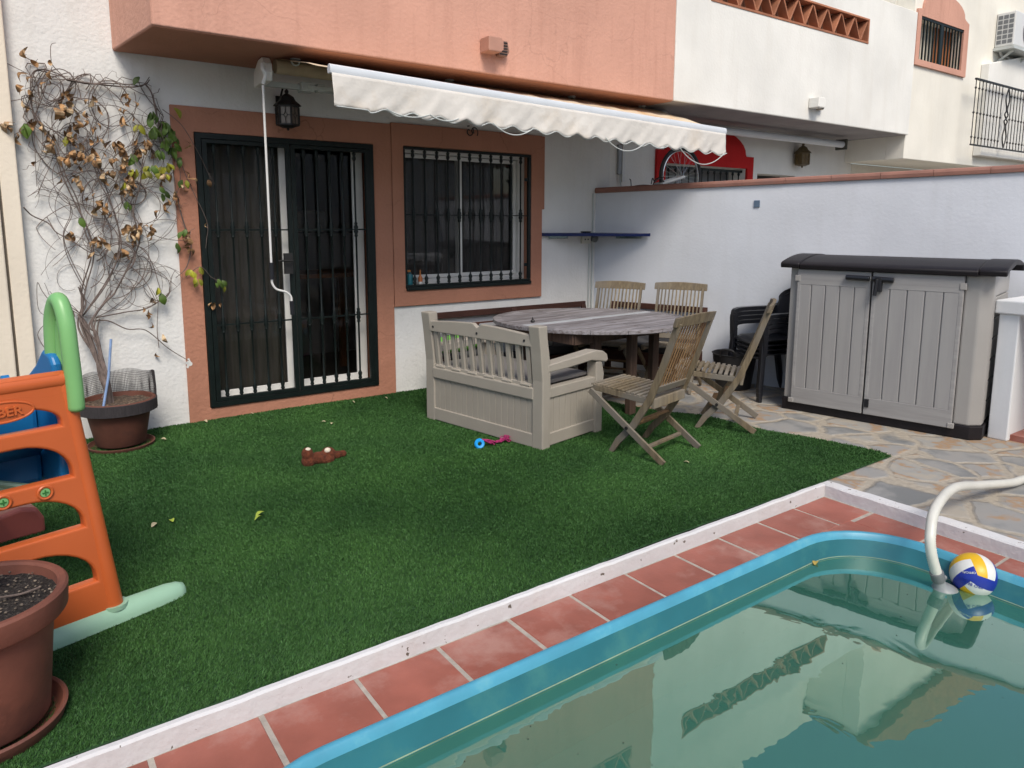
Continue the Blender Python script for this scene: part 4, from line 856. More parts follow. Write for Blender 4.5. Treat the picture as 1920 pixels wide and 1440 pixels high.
# local x along the back (away to near), local y towards the seat side
LB, DB = 1.25, .70
def P_(mb, name, m=GREYPL, b=.006, parent=BE, **k): return mb.build(name, m, parent, bevel=b, **k)
for x0 in (0, LB-.10):
    mb = MB(); mb.prism([(-.0, 0), (.085, 0), (.085, .60), (.05, .80), (.045, .885), (-.045, .885), (-.02, .70), (-.0, .5)], x0, x0+.10, lambda y, z, x: (x, y, z)); P_(mb, 'post', b=.008)
    mb = MB(); mb.prism([(DB-.09, 0), (DB, 0), (DB, .34), (DB+.015, .45), (DB-.015, .555), (DB-.085, .555)], x0+.005, x0+.095, lambda y, z, x: (x, y, z)); P_(mb, 'front_post', b=.008)
    mb = MB(); ar = [(.05, .555), (.3, .56), (.55, .575), (.66, .555), (DB+.03, .54), (DB+.055, .555), (DB+.04, .60), (DB-.01, .63), (.6, .645), (.3, .625), (.05, .61)]
    mb.prism(ar, x0-.002, x0+.102, lambda y, z, x: (x, y, z)); P_(mb, 'armrest', b=.008)
    # side panel: grooved boards, lower plinth, upper rail
    xx = x0+.05
    mb = MB(); w = (DB-.175)/8
    for i in range(8): mb.box(xx-.022, xx+.022, .085+w*i+.0015, .085+w*(i+1)-.0015, .10, .37)
    mb.box(xx-.015, xx+.015, .08, DB-.085, .09, .40); P_(mb, 'side_panel', b=.004)
    mb = MB(); mb.box(xx-.032, xx+.032, .08, DB-.085, .02, .112); mb.box(xx-.034, xx+.034, .08, DB-.085, .366, .44); P_(mb, 'side_rail')
# rear top rail with a notch in the middle
mb = MB(); n = 24; top = []
for i in range(n+1):
    t = i/n; x = .085+(LB-.17)*t; z = .815+.030*math.sin(PI*min(1, abs(t-.5)*2*.0+ (1-abs(2*t-1))*.5+.0))
    c = abs(t-.5)
    if c < .035: z -= .030*(1-c/.035)
    top.append((x, z))
mb.prism([(.085, .735)]+[(.085+(LB-.17)*.0, .735)][:0]+[(LB-.085, .735)]+top[::-1], -.028, .010, lambda x, z, y: (x, y, z)); P_(mb, 'top_rail', b=.006)
mb = MB()
for x in (.13, LB/2, LB-.15): mb.lathe([(0, 0), (.009, 0), (.009, .004), (0, .004)], (x, -.028, .775), 10, Matrix.Rotation(PI/2, 4, 'X'))
P_(mb, 'screw', BLKPL, 0)
mb = MB(); k = 11
for i in range(k):
    x = .135+(LB-.27)*i/(k-1); mb.bar((x, .030, .43), (x, -.005, .745), .036, .022)
    mb.bar((x+.026, .040, .43), (x+.026, .010, .745), .010, .006)
P_(mb, 'back_slats', b=.004)
mb = MB(); mb.box(.085, LB-.085, -.005, .06, .355, .445); P_(mb, 'lower_rail', b=.01)
mb = MB(); mb.box(.085, LB-.085, .012, .075, .43, .47)
for i in range(6): x = .17+(LB-.34)*i/5; mb.box(x-.05, x+.05, .0, .07, .445, .463)
P_(mb, 'rail_ledge', b=.006)
mb = MB(); w = (LB-.19)/17
for i in range(17): mb.box(.095+w*i+.0012, .095+w*(i+1)-.0012, .012, .03, .10, .37)
mb.box(.09, LB-.09, .02, .04, .08, .4); P_(mb, 'back_panel', b=.003)
mb = MB(); mb.box(.09, LB-.09, .002, .045, .012, .112); P_(mb, 'plinth')
mb = MB(); w = (LB-.19)/17
for i in range(17): mb.box(.095+w*i+.0012, .095+w*(i+1)-.0012, DB-.055, DB-.03, .05, .40)
P_(mb, 'front_panel', b=.003)
mb = MB(); n = 12
pr = [(.075, .44), (DB-.02, .44), (DB-.02, .455), (.55, .475), (.3, .470), (.075, .475)]
mb.prism(pr, .10, LB-.10, lambda y, z, x: (x, y, z)); P_(mb, 'seat_lid', BENCHD, .01)

# ------------------------------------------------------------ oval table
TB = empty('oval_table', (3.20, -1.30, 0), R(3)); tag(TB, 'large oval weathered wooden table in the patio corner', 'table')
TA, TBB, TZ = .86, .76, .755
A40 = R(137)
def ellr(a):   # radius of the tilted ellipse in direction a (table local)
    q = a-A40; return 1/math.sqrt((math.cos(q)/TA)**2+(math.sin(q)/TBB)**2)
def elly(x):   # y range of ellipse at x
    ys = []
    for k in range(720):
        a = 2*PI*k/720
        ys.append((ellr(a)*math.cos(a), ellr(a)*math.sin(a)))
    return ys
EP = elly(0); XS = [p[0] for p in EP]; YS = [p[1] for p in EP]
def xr_at(y):
    pos = [p[0] for p in EP if abs(p[1]-y) < .007]
    return (min(pos), max(pos)) if pos else (0, 0)
ymin, ymax = min(YS), max(YS); mb = MB(); w = .062; y = ymin+.045
while y < ymax-.045:
    y1 = min(y+w, ymax-.045); a0, b0 = xr_at(y); a1, b1 = xr_at(y1)
    for (l0, r0, l1, r1) in ((a0+.06, -.03, a1+.06, -.03), (-.022, b0-.06, -.022, b1-.06)):
        if r0-l0 > .03 or r1-l1 > .03:
            j = random.uniform(-.001, .001)
            mb.add([(l0, y+.003, TZ-.022), (r0, y+.003, TZ-.022), (r1, y1-.003, TZ-.022), (l1, y1-.003, TZ-.022), (l0, y+.003, TZ+j), (r0, y+.003, TZ+j), (r1, y1-.003, TZ+j), (l1, y1-.003, TZ+j)],
                   [(0, 3, 2, 1), (4, 5, 6, 7), (0, 1, 5, 4), (1, 2, 6, 5), (2, 3, 7, 6), (3, 0, 4, 7)])
    y = y1
mb.build('top_slats', TEAKG, TB, bevel=.002)
mb = MB(); n = 16; 
for k in range(n):      # rim made of curved segments
    vs = []; m_ = 8
    for i in range(m_+1):
        a = 2*PI*(k+i/m_*.992)/n; r0 = ellr(a)-.072; r1_ = ellr(a)
        for rr, z in ((r0, TZ-.03), (r1_, TZ-.03), (r1_, TZ+.002), (r0, TZ+.002)): vs.append((rr*math.cos(a), rr*math.sin(a), z))
    fs = [(i*4+j, i*4+(j+1) % 4, i*4+4+(j+1) % 4, i*4+4+j) for i in range(m_) for j in range(4)]+[(0, 1, 2, 3), tuple(m_*4+j for j in range(4))]
    mb.add(vs, fs)
mb.build('rim', TEAKG, TB, bevel=.004)
mb = MB(); mb.box(-.75, .75, -.035, .035, TZ-.026, TZ+.0035)
mb.build('centre_strip', mat('silvery_strip', (.40, .42, .44), .5, .12, 12), TB, bevel=.002)
mb = MB(); 
for y in (-.42, .42): mb.box(-.6, .6, y-.014, y+.014, TZ-.12, TZ-.031)
for x in (-.6, .6): mb.box(x-.014, x+.014, -.42, .42, TZ-.119, TZ-.032)
mb.build('apron', TEAKD, TB, bevel=.003)
for x, y in ((-.36, -.42), (-.02, -.50), (.42, -.36), (.42, .40), (-.42, .40)):
    mb = MB(); mb.box(x-.038, x+.038, y-.03, y+.03, 0, TZ-.035); mb.build('leg', TEAKD, TB, bevel=.006)
mb = MB(); mb.box(-.4, .42, -.02, .02, .10, .15); mb.bar((-.38, -.38, .2), (.38, .38, .2), .05, .03); mb.build('stretcher', TEAKD, TB, bevel=.004)
tag(MB().ball((0, 0, .012), (.02, .02, .014), 8).add([(-.012, 0, .02), (.012, 0, .02), (0, .004, .05)], [(0, 1, 2)]).build('bird_figure', BLACKM, None, smooth=True, loc=(2.62, -1.22, TZ)), 'tiny black figure standing on the oval table rim', 'figurine')

# ------------------------------------------------------------ folding chairs: local y = forward, x = right
def folding_chair():
    r = empty('folding_chair'); Wd = .47
    rf, ff = 0, .43
    TP = Vector((0, -.065, .985))
    for s_ in (0, Wd):
        xi = s_+(.018 if s_ == 0 else -.018)
        sp = [(xi, ff, 0.0), (xi, ff-.06, .10), (xi, .255, .225), (xi, .135, .42), (xi, .045, .65), (xi, -.06, .955)]
        mb = MB(); vs = []
        wd = [.040, .046, .050, .048, .044, .040]; P = [Vector(p) for p in sp]
        for i, p in enumerate(P):
            t = (P[min(i+1, 5)]-P[max(i-1, 0)]).normalized(); nn = Vector((0, t.z, -t.y))
            for a, b in ((-1, -1), (1, -1), (1, 1), (-1, 1)): vs.append(p+Vector((a*.011, 0, 0))+nn*(b*wd[i]/2))
        vs = [Vector((v.x, v.y, max(v.z, 0))) for v in vs]
        mb.add(vs, [(i*4+j, i*4+(j+1) % 4, i*4+4+(j+1) % 4, i*4+4+j) for i in range(5) for j in range(4)]+[(0, 1, 2, 3), (20, 21, 22, 23)])
        mb.build('back_leg', TEAK, r, bevel=.003)
        xo = s_+(-.006 if s_ == 0 else .006)
        mb = MB(); mb.bar((xo, rf+.0, .02), (xo, .60, .425), .020, .044, (1, 0, 0)); vs = [Vector(v) for v in mb.v]; mb.v = [(v.x, v.y, max(v.z, 0)) for v in vs]
        mb.build('cross_leg', TEAK, r, bevel=.003)
        MB().lathe([(0, 0), (.011, 0), (.011, .008), (0, .008)], (xo-(.011 if s_ == 0 else -.011), .285, .212), 10, Matrix.Rotation(-PI/2 if s_ == 0 else PI/2, 4, 'Y')).build('bolt', BLACKM, r)
    # seat frame and slats
    sf = empty('seat', (0, .36, .43)); sf.parent = r; o_ = sf.location
    mb = MB(); mb.bar((.038, .135, .405), (.038, .60, .438), .022, .04, (1, 0, 0)); mb.bar((Wd-.038, .135, .405), (Wd-.038, .60, .438), .022, .04, (1, 0, 0))
    mb.box(.03, Wd-.03, .105, .128, .365, .43); rel(mb, o_).build('seat_frame', TEAK, sf, bevel=.003)
    mb = MB(); n = 12
    for i in range(n):
        y = .150+(.455)*i/(n-1); z = .43+(y-.135)*.07+.004*math.cos((y-.37)*9)
        mb.box(.028, Wd-.028, y-.013, y+.013, z-.006, z+.006)
    rel(mb, o_).build('seat_slats', TEAK, sf, bevel=.002)
    # back: slats, top rail, lower rail
    bk = empty('backrest', (Wd/2, .04, .7)); bk.parent = r; o_ = bk.location
    def yb(z): return .135-(z-.42)*.365
    mb = MB(); k = 11
    for i in range(k):
        x = .055+(Wd-.11)*i/(k-1); P = [Vector((x, yb(z)+.004*math.sin((z-.5)/.45*PI), z)) for z in (.50, .93)]
        for a, b in zip(P[:-1], P[1:]): mb.bar(a, b, .0135, .005)
    rel(mb, o_).build('back_slats', TEAKO, bk)
    mb = MB(); n = 12; vs = []
    for i in range(n+1):
        t = i/n; x = -.022+(Wd+.044)*t; yy = yb(.955)-.018*math.sin(PI*t)+.0; h = .028+.012*math.sin(PI*t); zc = .965
        for dy, dz in ((-.013, -.036), (.013, -.036), (.013, h-.003), (-.013, h)): vs.append((x, yy+dy-dz*.3, zc+dz))
    mb.add(vs, [(i*4+j, i*4+(j+1) % 4, i*4+4+(j+1) % 4, i*4+4+j) for i in range(n) for j in range(4)]+[(0, 1, 2, 3), tuple(n*4+j for j in range(4))])
    rel(mb, o_).build('top_rail', TEAK, bk, bevel=.004)
    mb = MB(); mb.bar((.028, yb(.49), .49), (Wd-.028, yb(.49), .49), .05, .02, (0, -.36, .93)); rel(mb, o_).build('lower_rail', TEAK, bk, bevel=.003)
    mb = MB(); mb.box(.028, Wd-.028, .31, .345, .185, .20); mb.box(.028, Wd-.028, .225, .255, .245, .262); mb.build('brace', TEAKO, r, bevel=.003)
    mb = MB(); mb.box(.004, Wd-.004, .135, .165, .085, .105); mb.build('stretcher', TEAK, r, bevel=.003)
    return r
ch = folding_chair(); GRP = 'folding wooden chairs round the oval table'
def setchair(o, foot, f, label):
    f = Vector(f).normalized(); o.location = (foot[0], foot[1], 0); o.rotation_euler = (0, 0, math.atan2(f.y, f.x)-PI/2); tag(o, label, 'chair', GRP)
c2 = copy_tree(ch); c3 = copy_tree(ch); c4 = copy_tree(ch)
setchair(ch, (2.454, -2.87), (-.213, .977), 'folding wooden chair on the grass nearest the camera, beside the bench')
setchair(c2, (3.563, -2.762), (-.56, .83), 'folding wooden chair half on the stone paving, seen from its side')
def backchair(o, mx, my, f, label):
    f = Vector((*f, 0)).normalized(); r_ = Vector((f.y, -f.x, 0)); foot = Vector((mx, my, 0))-r_*.235; setchair(o, foot, f, label)
backchair(c3, 4.02, -.78, (-.90, -.52), 'folding wooden chair behind the table, nearer the room corner')
backchair(c4, 4.42, -1.22, (-.88, -.50), 'folding wooden chair behind the table, nearer the black chairs')
for c_ in (c3, c4):
    for b_ in c_.children:
        for q_ in b_.children:
            if q_.name.startswith('back_slats'): q_.data = q_.data.copy(); q_.data.materials[0] = TEAK

# ------------------------------------------------------------ brown corner sofa
def sofa(name, loc, rz, L_, label, legs=True):
    """local x along the back, local y towards the wall"""
    r = empty(name, loc, rz); tag(r, label, 'sofa', 'red brown wooden sofa units in the corner')
    def sl(z): return .10*(z-.35)/.37
    mb = MB(); H = .735
    mb.bar((0, sl(H), H-.03), (L_, sl(H), H-.03), .028, .06, (0, 1, 0)); mb.bar((0, sl(.42), .42), (L_, sl(.42), .42), .028, .05, (0, 1, 0)); mb.bar((.06, sl(.60), .60), (L_-.06, sl(.60), .60), .022, .035, (0, 1, 0))
    n = max(1, int(L_/.75))
    for i in range(n+1):
        x = .035+(L_-.07)*i/n; mb.bar((x, sl(.40), .40), (x, sl(H), H-.002), .06, .026)
    mb.build('back_frame', SOFAW, r, bevel=.004)
    mb = MB(); mb.box(0, L_, -.62, .0, .30, .335); mb.box(0, L_, -.64, -.61, .22, .345); mb.build('seat_frame', SOFAW, r, bevel=.004)
    mb = MB(); mb.box(.03, L_-.03, -.6, -.03, .338, .42); mb.build('cushion', CUSH, r, bevel=.025, seg=3)
    for x in (.03, L_-.03):
        for y in (-.6, -.01): MB().box(x-.03, x+.03, y-.025, y+.025, 0, .30).build('leg', SOFAW, r, bevel=.003)
    return r
s1 = sofa('wooden_sofa', (2.28, -.16, 0), 0, 1.94, 'long red brown wooden sofa against the house wall under the window')
s2 = sofa('wooden_sofa', (4.36, -.26, 0), TH-PI/2, 1.08, 'shorter red brown wooden sofa against the garden wall behind the chairs')
# end leg visible left of the bench
MB().bar((-.36, -.58, 0), (-.30, -.56, .60), .03, .05).build('arm_support', SOFAW, s1)
# storage box on the sofa seat behind the table, green cushion
bx = empty('plastic_crate', (2.95, -.55, .42), R(4)); tag(bx, 'grey lidded plastic box with metal clips on the sofa under the table', 'storage box')
MB().box(-.30, .30, -.17, .17, 0, .20).build('body', LGREY, bx, bevel=.015); MB().box(-.32, .32, -.19, .19, .202, .23).build('lid', LGREY, bx, bevel=.01)
for x in (-.18, .18): MB().box(x-.03, x+.03, -.196, -.172, .14, .225).build('clip', SPOKE, bx, bevel=.003)
gp = MB().ball((0, 0, .06), (.30, .09, .085), 20); tag(gp.build('cushion', LIME, None, smooth=True, loc=(2.35, -.42, .43)), 'lime green cushion on the sofa behind the bench back', 'cushion')
mb = MB(); mb.box(-.34, .34, -.2, .2, 0, .34); tag(mb.build('floor_box', WHPL, None, bevel=.02, loc=(2.45, -.95, .0)), 'white box on the ground between bench and table', 'box')

# ------------------------------------------------------------ stacked black chairs and tub
def monobloc():
    r = empty('plastic_chair')
    mb = MB(); n = 12; vs = []; fs = []
    for i in range(n+1):
        t = i/n
        for j in range(n+1):
            u = j/n-.5; y = -.22+.44*t; x = u*(.44-.04*(1-t)); z = .42-.02*math.cos(u*PI)-(.03*max(0, t-.85)/.15)+.012*(1-t)
            vs.append((x, y, z))
    for i in range(n):
        for j in range(n): a = i*(n+1)+j; fs.append((a, a+1, a+n+2, a+n+1))
    o = mb.add(vs, fs).build('seat', BLKPL, r, smooth=True); q = o.modifiers.new('t', 'SOLIDIFY'); q.thickness = .012
    mb = MB(); vs = []; fs = []; rows = 14
    for i in range(rows+1):
        t = i/rows; z = .42+.44*t; hw = .20+.015*math.sin(PI*t) if t < .75 else .215*math.sqrt(max(0, 1-((t-.75)/.27)**2))+.02
        for j in range(13):
            u = j/12-.5; x = 2*u*hw; y = -.21-.12*t-.02*t*t+.09*(2*u)**2*.8; vs.append((x, y, z+.02*(1-(2*u)**2)*t))
    for i in range(rows):
        for j in range(12):
            a = i*13+j; fs.append((a, a+1, a+14, a+13))
    o = mb.add(vs, fs).build('backrest', BLKPL, r, smooth=True); q = o.modifiers.new('t', 'SOLIDIFY'); q.thickness = .010
    for s_ in (-1, 1):
        mb = MB(); P = smoothpath([(s_*.20, -.30, .72), (s_*.25, -.20, .665), (s_*.275, 0, .655), (s_*.27, .17, .645), (s_*.255, .215, .60), (s_*.245, .215, .42)], 5)
        for a, b in zip(P[:-1], P[1:]): mb.bar(a, b+(b-a)*.15, .06 if a.z > .61 else .075, .034, (1, 0, 0))
        mb.build('armrest', BLKPL, r)
        mb = MB(); mb.bar((s_*.245, .215, .43), (s_*.265, .245, 0), .05, .035); mb.build('leg', BLKPL, r, bevel=.008)
        mb = MB(); mb.bar((s_*.19, -.20, .43), (s_*.225, -.30, 0), .05, .035); mb.build('leg', BLKPL, r, bevel=.008)
    return r
p0 = monobloc(); stack = [p0]+[copy_tree(p0) for _ in range(3)]
nm = ['black plastic chair at the bottom of the stack, legs on the paving', 'black plastic chair second from the bottom of the stack', 'black plastic chair second from the top of the stack', 'black plastic chair on top of the stack beside the shed']
for i, o in enumerate(stack):
    o.location = (4.76-.004*i, -2.02, .042*i); o.rotation_euler = (0, 0, R(68)); tag(o, nm[i], 'chair', 'stacked black plastic chairs')
tb = empty('black_tub', (4.74, -1.66, 0)); tag(tb, 'black flexible rubber tub with looped handles beside the stacked chairs', 'tub')
mb = MB(); mb.lathe([(0, .0), (.15, 0), (.165, .01), (.205, .33), (.215, .34), (.205, .345), (.195, .33), (.155, .02), (0, .02)], n=36); mb.build('body', BLKRUB, tb, smooth=True)
for a in (R(200), R(20)):
    mb = MB(); c = Vector((math.cos(a), math.sin(a), 0)); t_ = Vector((-c.y, c.x, 0)); mb.tube(smoothpath([c*.20+t_*.07+Vector((0, 0, .33)), c*.225+t_*.06+Vector((0, 0, .39)), c*.235+Vector((0, 0, .405)), c*.225-t_*.06+Vector((0, 0, .39)), c*.20-t_*.07+Vector((0, 0, .33))]), .011, 8); mb.build('handle', BLKRUB, tb, smooth=True)

# ------------------------------------------------------------ garden shed box
ux = Vector((4.725-4.426, -3.743+2.406)).normalized(); SHD = empty('storage_shed', (4.426, -2.406, 0), math.atan2(ux.y, ux.x)); tag(SHD, 'grey woodgrain plastic storage shed with dark brown lid and black latch', 'storage shed')
# local x along the front, local y = into the shed (towards the wall)
WSX, DSX, HS = 1.46, .78, 1.215
mb = MB(); mb.prism([(0, 0), (WSX-.07, 0), (WSX, .07), (WSX, DSX), (0, DSX)], 0, .105, lambda x, y, z: (x, y, z)); mb.build('base', SHEDD, SHD, bevel=.008)
mb = MB(); mb.prism([(.075, .012), (WSX-.17, .012), (WSX-.17, .05), (.075, .05)], .02, HS, lambda x, y, z: (x, y, z)); mb.build('front_jamb', SHEDD, SHD)
mb = MB(); mb.prism([(.012, .012), (.095, .012), (.095, .05), (.012, .05)], .105, HS, lambda x, y, z: (x, y, z)); mb.build('corner_post', SHEDC, SHD, bevel=.006)
mb = MB(); mb.prism([(WSX-.185, .006), (WSX-.085, .006), (WSX-.012, .075), (WSX-.012, .17), (WSX-.05, .17), (WSX-.185, .05)], .105, HS, lambda x, y, z: (x, y, z)); mb.build('corner_post', SHEDC, SHD, bevel=.012)
mb = MB(); mb.box(.012, .05, .05, DSX-.01, .105, HS); mb.box(.05, WSX-.05, DSX-.04, DSX-.01, .105, HS)
mb.build('back_and_side_wall', SHEDC, SHD)
mb = MB(); n = 7; hh = (HS-.115)/n
for i in range(n): mb.box(WSX-.045, WSX-.016-.0, .165, DSX-.012, .11+hh*i+.007, .11+hh*(i+1)-.004)
mb.box(WSX-.05, WSX-.03, .16, DSX-.015, .105, HS)
mb.prism([(.08, HS), (DSX-.02, HS), (DSX-.14, HS+.045), (.39, HS+.065), (.16, HS+.045)], WSX-.05, WSX-.02, lambda y, z, x: (x, y, z)); mb.build('siding', SHEDC, SHD, bevel=.005)
def door(x0, x1, hinge):
    dr = empty('shed_door', ((x0+x1)/2, -.0, .6)); dr.parent = SHD; o_ = dr.location
    z0, z1 = .075, HS-.008; w = x1-x0
    mb = MB(); gw = .007; k = 5; pw = (w-.012)/k
    for i in range(k):
        a = x0+.006+pw*i; mb.box(a+(gw/2 if i else 0), a+pw-(gw/2 if i < k-1 else 0), -.026, .01, z0+.135, z1-.125)
    mb.box(x0+.008, x1-.008, -.014, .008, z0+.10, z1-.10); rel(mb, o_).build('door_boards', SHEDP, dr, bevel=.004)
    mb = MB(); mb.box(x0, x1, -.028, .011, z0+.0, z0+.137); mb.box(x0, x1, -.028, .011, z1-.127, z1); mb.box(x0-.0, x0+.03, -.0275, .0105, z0+.13, z1-.12); mb.box(x1-.03, x1, -.0275, .0105, z0+.13, z1-.12)
    rel(mb, o_).build('door_rails', SHEDR, dr, bevel=.005)
    for za, zb in ((z1-.10, z1-.05), (z0, z0+.04)): rel(MB().box(hinge-.022, hinge+.022, -.034, -.012, za, zb), o_).build('hinge', SHEDC, dr, bevel=.005)
    return dr, o_
DM = .655
dl, ol = door(.082, DM-.006, .085); dr_, orr = door(DM+.006, WSX-.185, WSX-.19)
mb = MB(); mb.tube([(.47, -.048, HS-.055), (DM-.012, -.048, HS-.058)], .020, 12); mb.box(.50, .60, -.046, -.026, HS-.072, HS-.038); rel(mb, ol).build('latch_bar', BLKPL, dl, smooth=True, bevel=.002)
mb = MB(); mb.tube([(DM+.010, -.048, HS-.058), (.815, -.048, HS-.062)], .021, 12); mb.box(.69, .735, -.075, -.026, HS-.155, HS-.045); mb.tube([(.705, -.072, HS-.06), (.695, -.080, HS-.185)], .014, 10); rel(mb, orr).build('latch_handle', BLKPL, dr_, smooth=True, bevel=.002)
mb = MB(); mb.box(DM+.012, DM+.045, -.038, -.027, .135, .20); rel(mb, orr).build('foot_bolt', BLKPL, dr_, bevel=.002)
# lid: shallow arch from front to back
mb = MB(); pr = [(-.055, HS+.0), (-.062, HS+.036), (-.045, HS+.050)]+[(-.045+(DSX+.09)*t, HS+.050+.056*math.sin(PI*t)**.9) for t in [i/14 for i in range(1, 14)]]+[(DSX+.045, HS+.050), (DSX+.06, HS+.0), (DSX+.03, HS+.003), (DSX-.02, HS+.05), (DSX*.5, HS+.07), (.05, HS+.03), (-.02, HS+.003)]
for x0, x1, dz in ((-.055, .10, 0), (.101, WSX-.101, -.006), (WSX-.10, WSX+.07, 0)):
    mb.prism([(a, b+dz) for a, b in pr], x0, x1, lambda y, z, x: (x, y, z))
mb.prism([(-.03, HS+.004), (.03, HS+.004), (.1, HS+.04), (DSX*.5, HS+.09), (DSX-.05, HS+.04), (DSX, HS+.004)], .0, WSX, lambda y, z, x: (x, y, z)) if False else None
mb.build('lid', SHEDD, SHD, bevel=.008, smooth=True, angle=30)

# ------------------------------------------------------------ white counter with pillar
CT = empty('masonry_counter', (4.93, -3.935, 0)); tag(CT, 'white masonry counter with square pillar beside the shed', 'counter')
MB().box(0, .75, 0, .13, 0, .935).build('pillar', SMOOTHW, CT, bevel=.008)
MB().box(0, .75, -1.5, -1.37, 0, .935).build('pillar', SMOOTHW, CT, bevel=.008)
MB().box(-.025, .78, -1.53, .155, .936, 1.035).build('counter_top', SMOOTHW, CT, bevel=.010)
MB().box(.05, .75, -1.369, -.001, 0.0, .045).build('tiled_floor', TILE, CT)
MB().box(.72, .76, -1.369, -.001, .046, .935).build('back_wall', WHITE, CT)

# ------------------------------------------------------------ pool things: hose, ball, floating leaf
HO = empty('pool_hose', (2.60, -4.50, -.17)); tag(HO, 'white ribbed suction hose curving out of the pool over the rim', 'hose')
P = smoothpath([(2.590, -4.51, -.110), (2.548, -4.49, .012), (2.563, -4.47, .108), (2.690, -4.43, .192), (3.02, -4.37, .200), (3.42, -4.34, .120), (3.85, -4.35, .045), (4.2, -4.42, .028), (5.0, -4.95, .028), (6.0, -5.7, .03)], 50)
# resample evenly for ribs
Q = [P[0]]; acc = 0
for a, b in zip(P[:-1], P[1:]):
    acc += (b-a).length
    if acc > .0045: Q.append(b); acc = 0
rel(MB().tube(Q, [(.0250 if i % 2 else .0230) for i in range(len(Q))], 18), HO.location).build('hose_tube', HOSE, HO, smooth=True, angle=80)
dn = (P[0]-P[3]).normalized()
M = dn.to_track_quat('Z', 'Y').to_matrix()
mb = MB(); mb.lathe([(.0, -.035), (.031, -.03), (.031, .012), (.027, .02)], P[0], 20, M); rel(mb, HO.location).build('collar', GRPL, HO, smooth=True, angle=40)
mb = MB(); mb.lathe([(.026, .01), (.028, .045), (.05, .062), (.07, .085), (.072, .10), (.06, .115), (0, .12)], P[0], 20, M); mb.tube([P[0]+Vector((.03, -.0, -.03)), P[0]+Vector((.075, .0, -.02))], .012, 10)
rel(mb, HO.location).build('nozzle', HOSEG, HO, smooth=True, angle=50)
BL = empty('volleyball', (2.757, -4.60, -.108)); tag(BL, 'blue, white and yellow volleyball floating against the pool rim', 'ball')
def volleyball(r_=.104):
    mb = MB(); n = 9
    cols = [0, 1, 2]
    for face in range(6):
        ax = face//2; sg = 1 if face % 2 == 0 else -1
        for i in range(n):
            for j in range(n):
                q = []
                for a, b in ((i, j), (i+1, j), (i+1, j+1), (i, j+1)):
                    u = math.tan(PI/4*(2*a/n-1)); v = math.tan(PI/4*(2*b/n-1))
                    p = [0, 0, 0]; p[ax] = sg; p[(ax+1) % 3] = u; p[(ax+2) % 3] = v; q.append(Vector(p).normalized()*r_)
                mb.mi = {0: 0, 1: 1, 2: 2}[j//3] if sg > 0 else {0: 2, 1: 1, 2: 0}[j//3]
                mb.add(q, [(0, 1, 2, 3)])
    return mb
vb = volleyball().build('cover', [BVB, BVW, BVY], BL); bm = bmesh.new(); bm.from_mesh(vb.data); bmesh.ops.remove_doubles(bm, verts=bm.verts, dist=1e-5)
bmesh.ops.recalc_face_normals(bm, faces=bm.faces)
for f in bm.faces: f.smooth = True
bm.to_mesh(vb.data); bm.free(); vb.modifiers.new('s', 'SUBSURF').render_levels = 2
BL.rotation_euler = (R(24), R(-28), R(48))
vd = (CAM-Vector(BL.location)).normalized()
def ontoball(txt, size, px_, py_, m):   # lettering lies on the ball's skin
    inv = Euler(BL.rotation_euler).to_matrix().inverted(); rt = fwd.cross(Vector((0, 0, 1))).normalized(); up = rt.cross(-vd).normalized()*-1
    up = vd.cross(rt).normalized(); dd = (vd+rt*px_+up*py_).normalized()
    zax = dd; xax = (-rt+up*.12).normalized(); xax = (xax-zax*xax.dot(zax)).normalized(); yax = zax.cross(xax)
    Mw = Matrix((xax, yax, zax)).transposed(); L_ = inv @ Mw
    o = text_mesh('lettering', txt, size, .0006, m, BL, inv @ (dd*.1045), L_.to_euler()); 
    for v in o.data.vertices:
        p = Vector((v.co.x, v.co.y, 0)); v.co.z += math.sqrt(max(.1045**2-p.length_squared, 0))-.1045
    return o
ontoball('PRO BEACH', .019, -.30, -.52, BVB); ontoball('LEAGUE', .012, -.48, -.30, BVB); ontoball('OFFICIAL', .014, -.25, .12, BVW)

def leaf_verts(L_, w, curl, fold=.25, n=5):
    vs = []; fs = []
    for i in range(n+1):
        t = i/n; hw = w*math.sin(PI*min(1, t*.93+.05))**.8; z = curl*math.sin(PI*t)*L_; x = L_*t
        vs += [(x, -hw, z+hw*fold), (x, 0, z), (x, hw, z+hw*fold)]
    for i in range(n):
        for j in range(2): a = i*3+j; fs.append((a, a+1, a+4, a+3))
    return [Vector(v) for v in vs], fs
def leaf_obj(name, loc, s, m, label, group, rz):
    vs, fs = leaf_verts(s, s*.3, .18); tag(MB().add(vs, fs).build(name, m, None, smooth=True, loc=loc, rot=(random.uniform(-.2, .2), random.uniform(-.25, .1), rz)), label, 'leaf', group)
PALE = mat('pale_dry_leaf', (.50, .44, .28), .8, .3, 20); LIMEL = mat('lime_leaf', (.36, .46, .06), .6, .2, 20)
deb = [(.979, -.629, 0), (1.05, -.70, 0), (.25, -.10, 0), (.03, -2.188, 1), (-.345, -2.006, 1), (-.448, -2.014, 0), (2.613, -2.944, 0), (-.1, -.412, 0), (1.75, -.22, 0), (1.45, -.19, 0), (.62, -.06, 0), (.012, -2.233, 1)]
leaf_obj('fallen_leaf', (.03, -2.19, .02), .055, LIMEL, 'lime green leaf fallen on open grass right of the green slide foot', 'fallen leaves on the grass', .3)
for i, (x, y, k) in enumerate(deb):
    if i == 3: continue
    if k: leaf_obj('fallen_leaf', (x, y, .02), .045, LIMEL, 'small lime coloured leaf fallen on the grass between slide and toy', 'small lime leaves on the grass', random.uniform(0, 6))
    else: leaf_obj('fallen_leaf', (x, y, .02), .04, PALE, 'small pale dry leaf fallen on the grass', 'pale dry leaves on the grass', random.uniform(0, 6))
mb = MB(); random.seed(5)
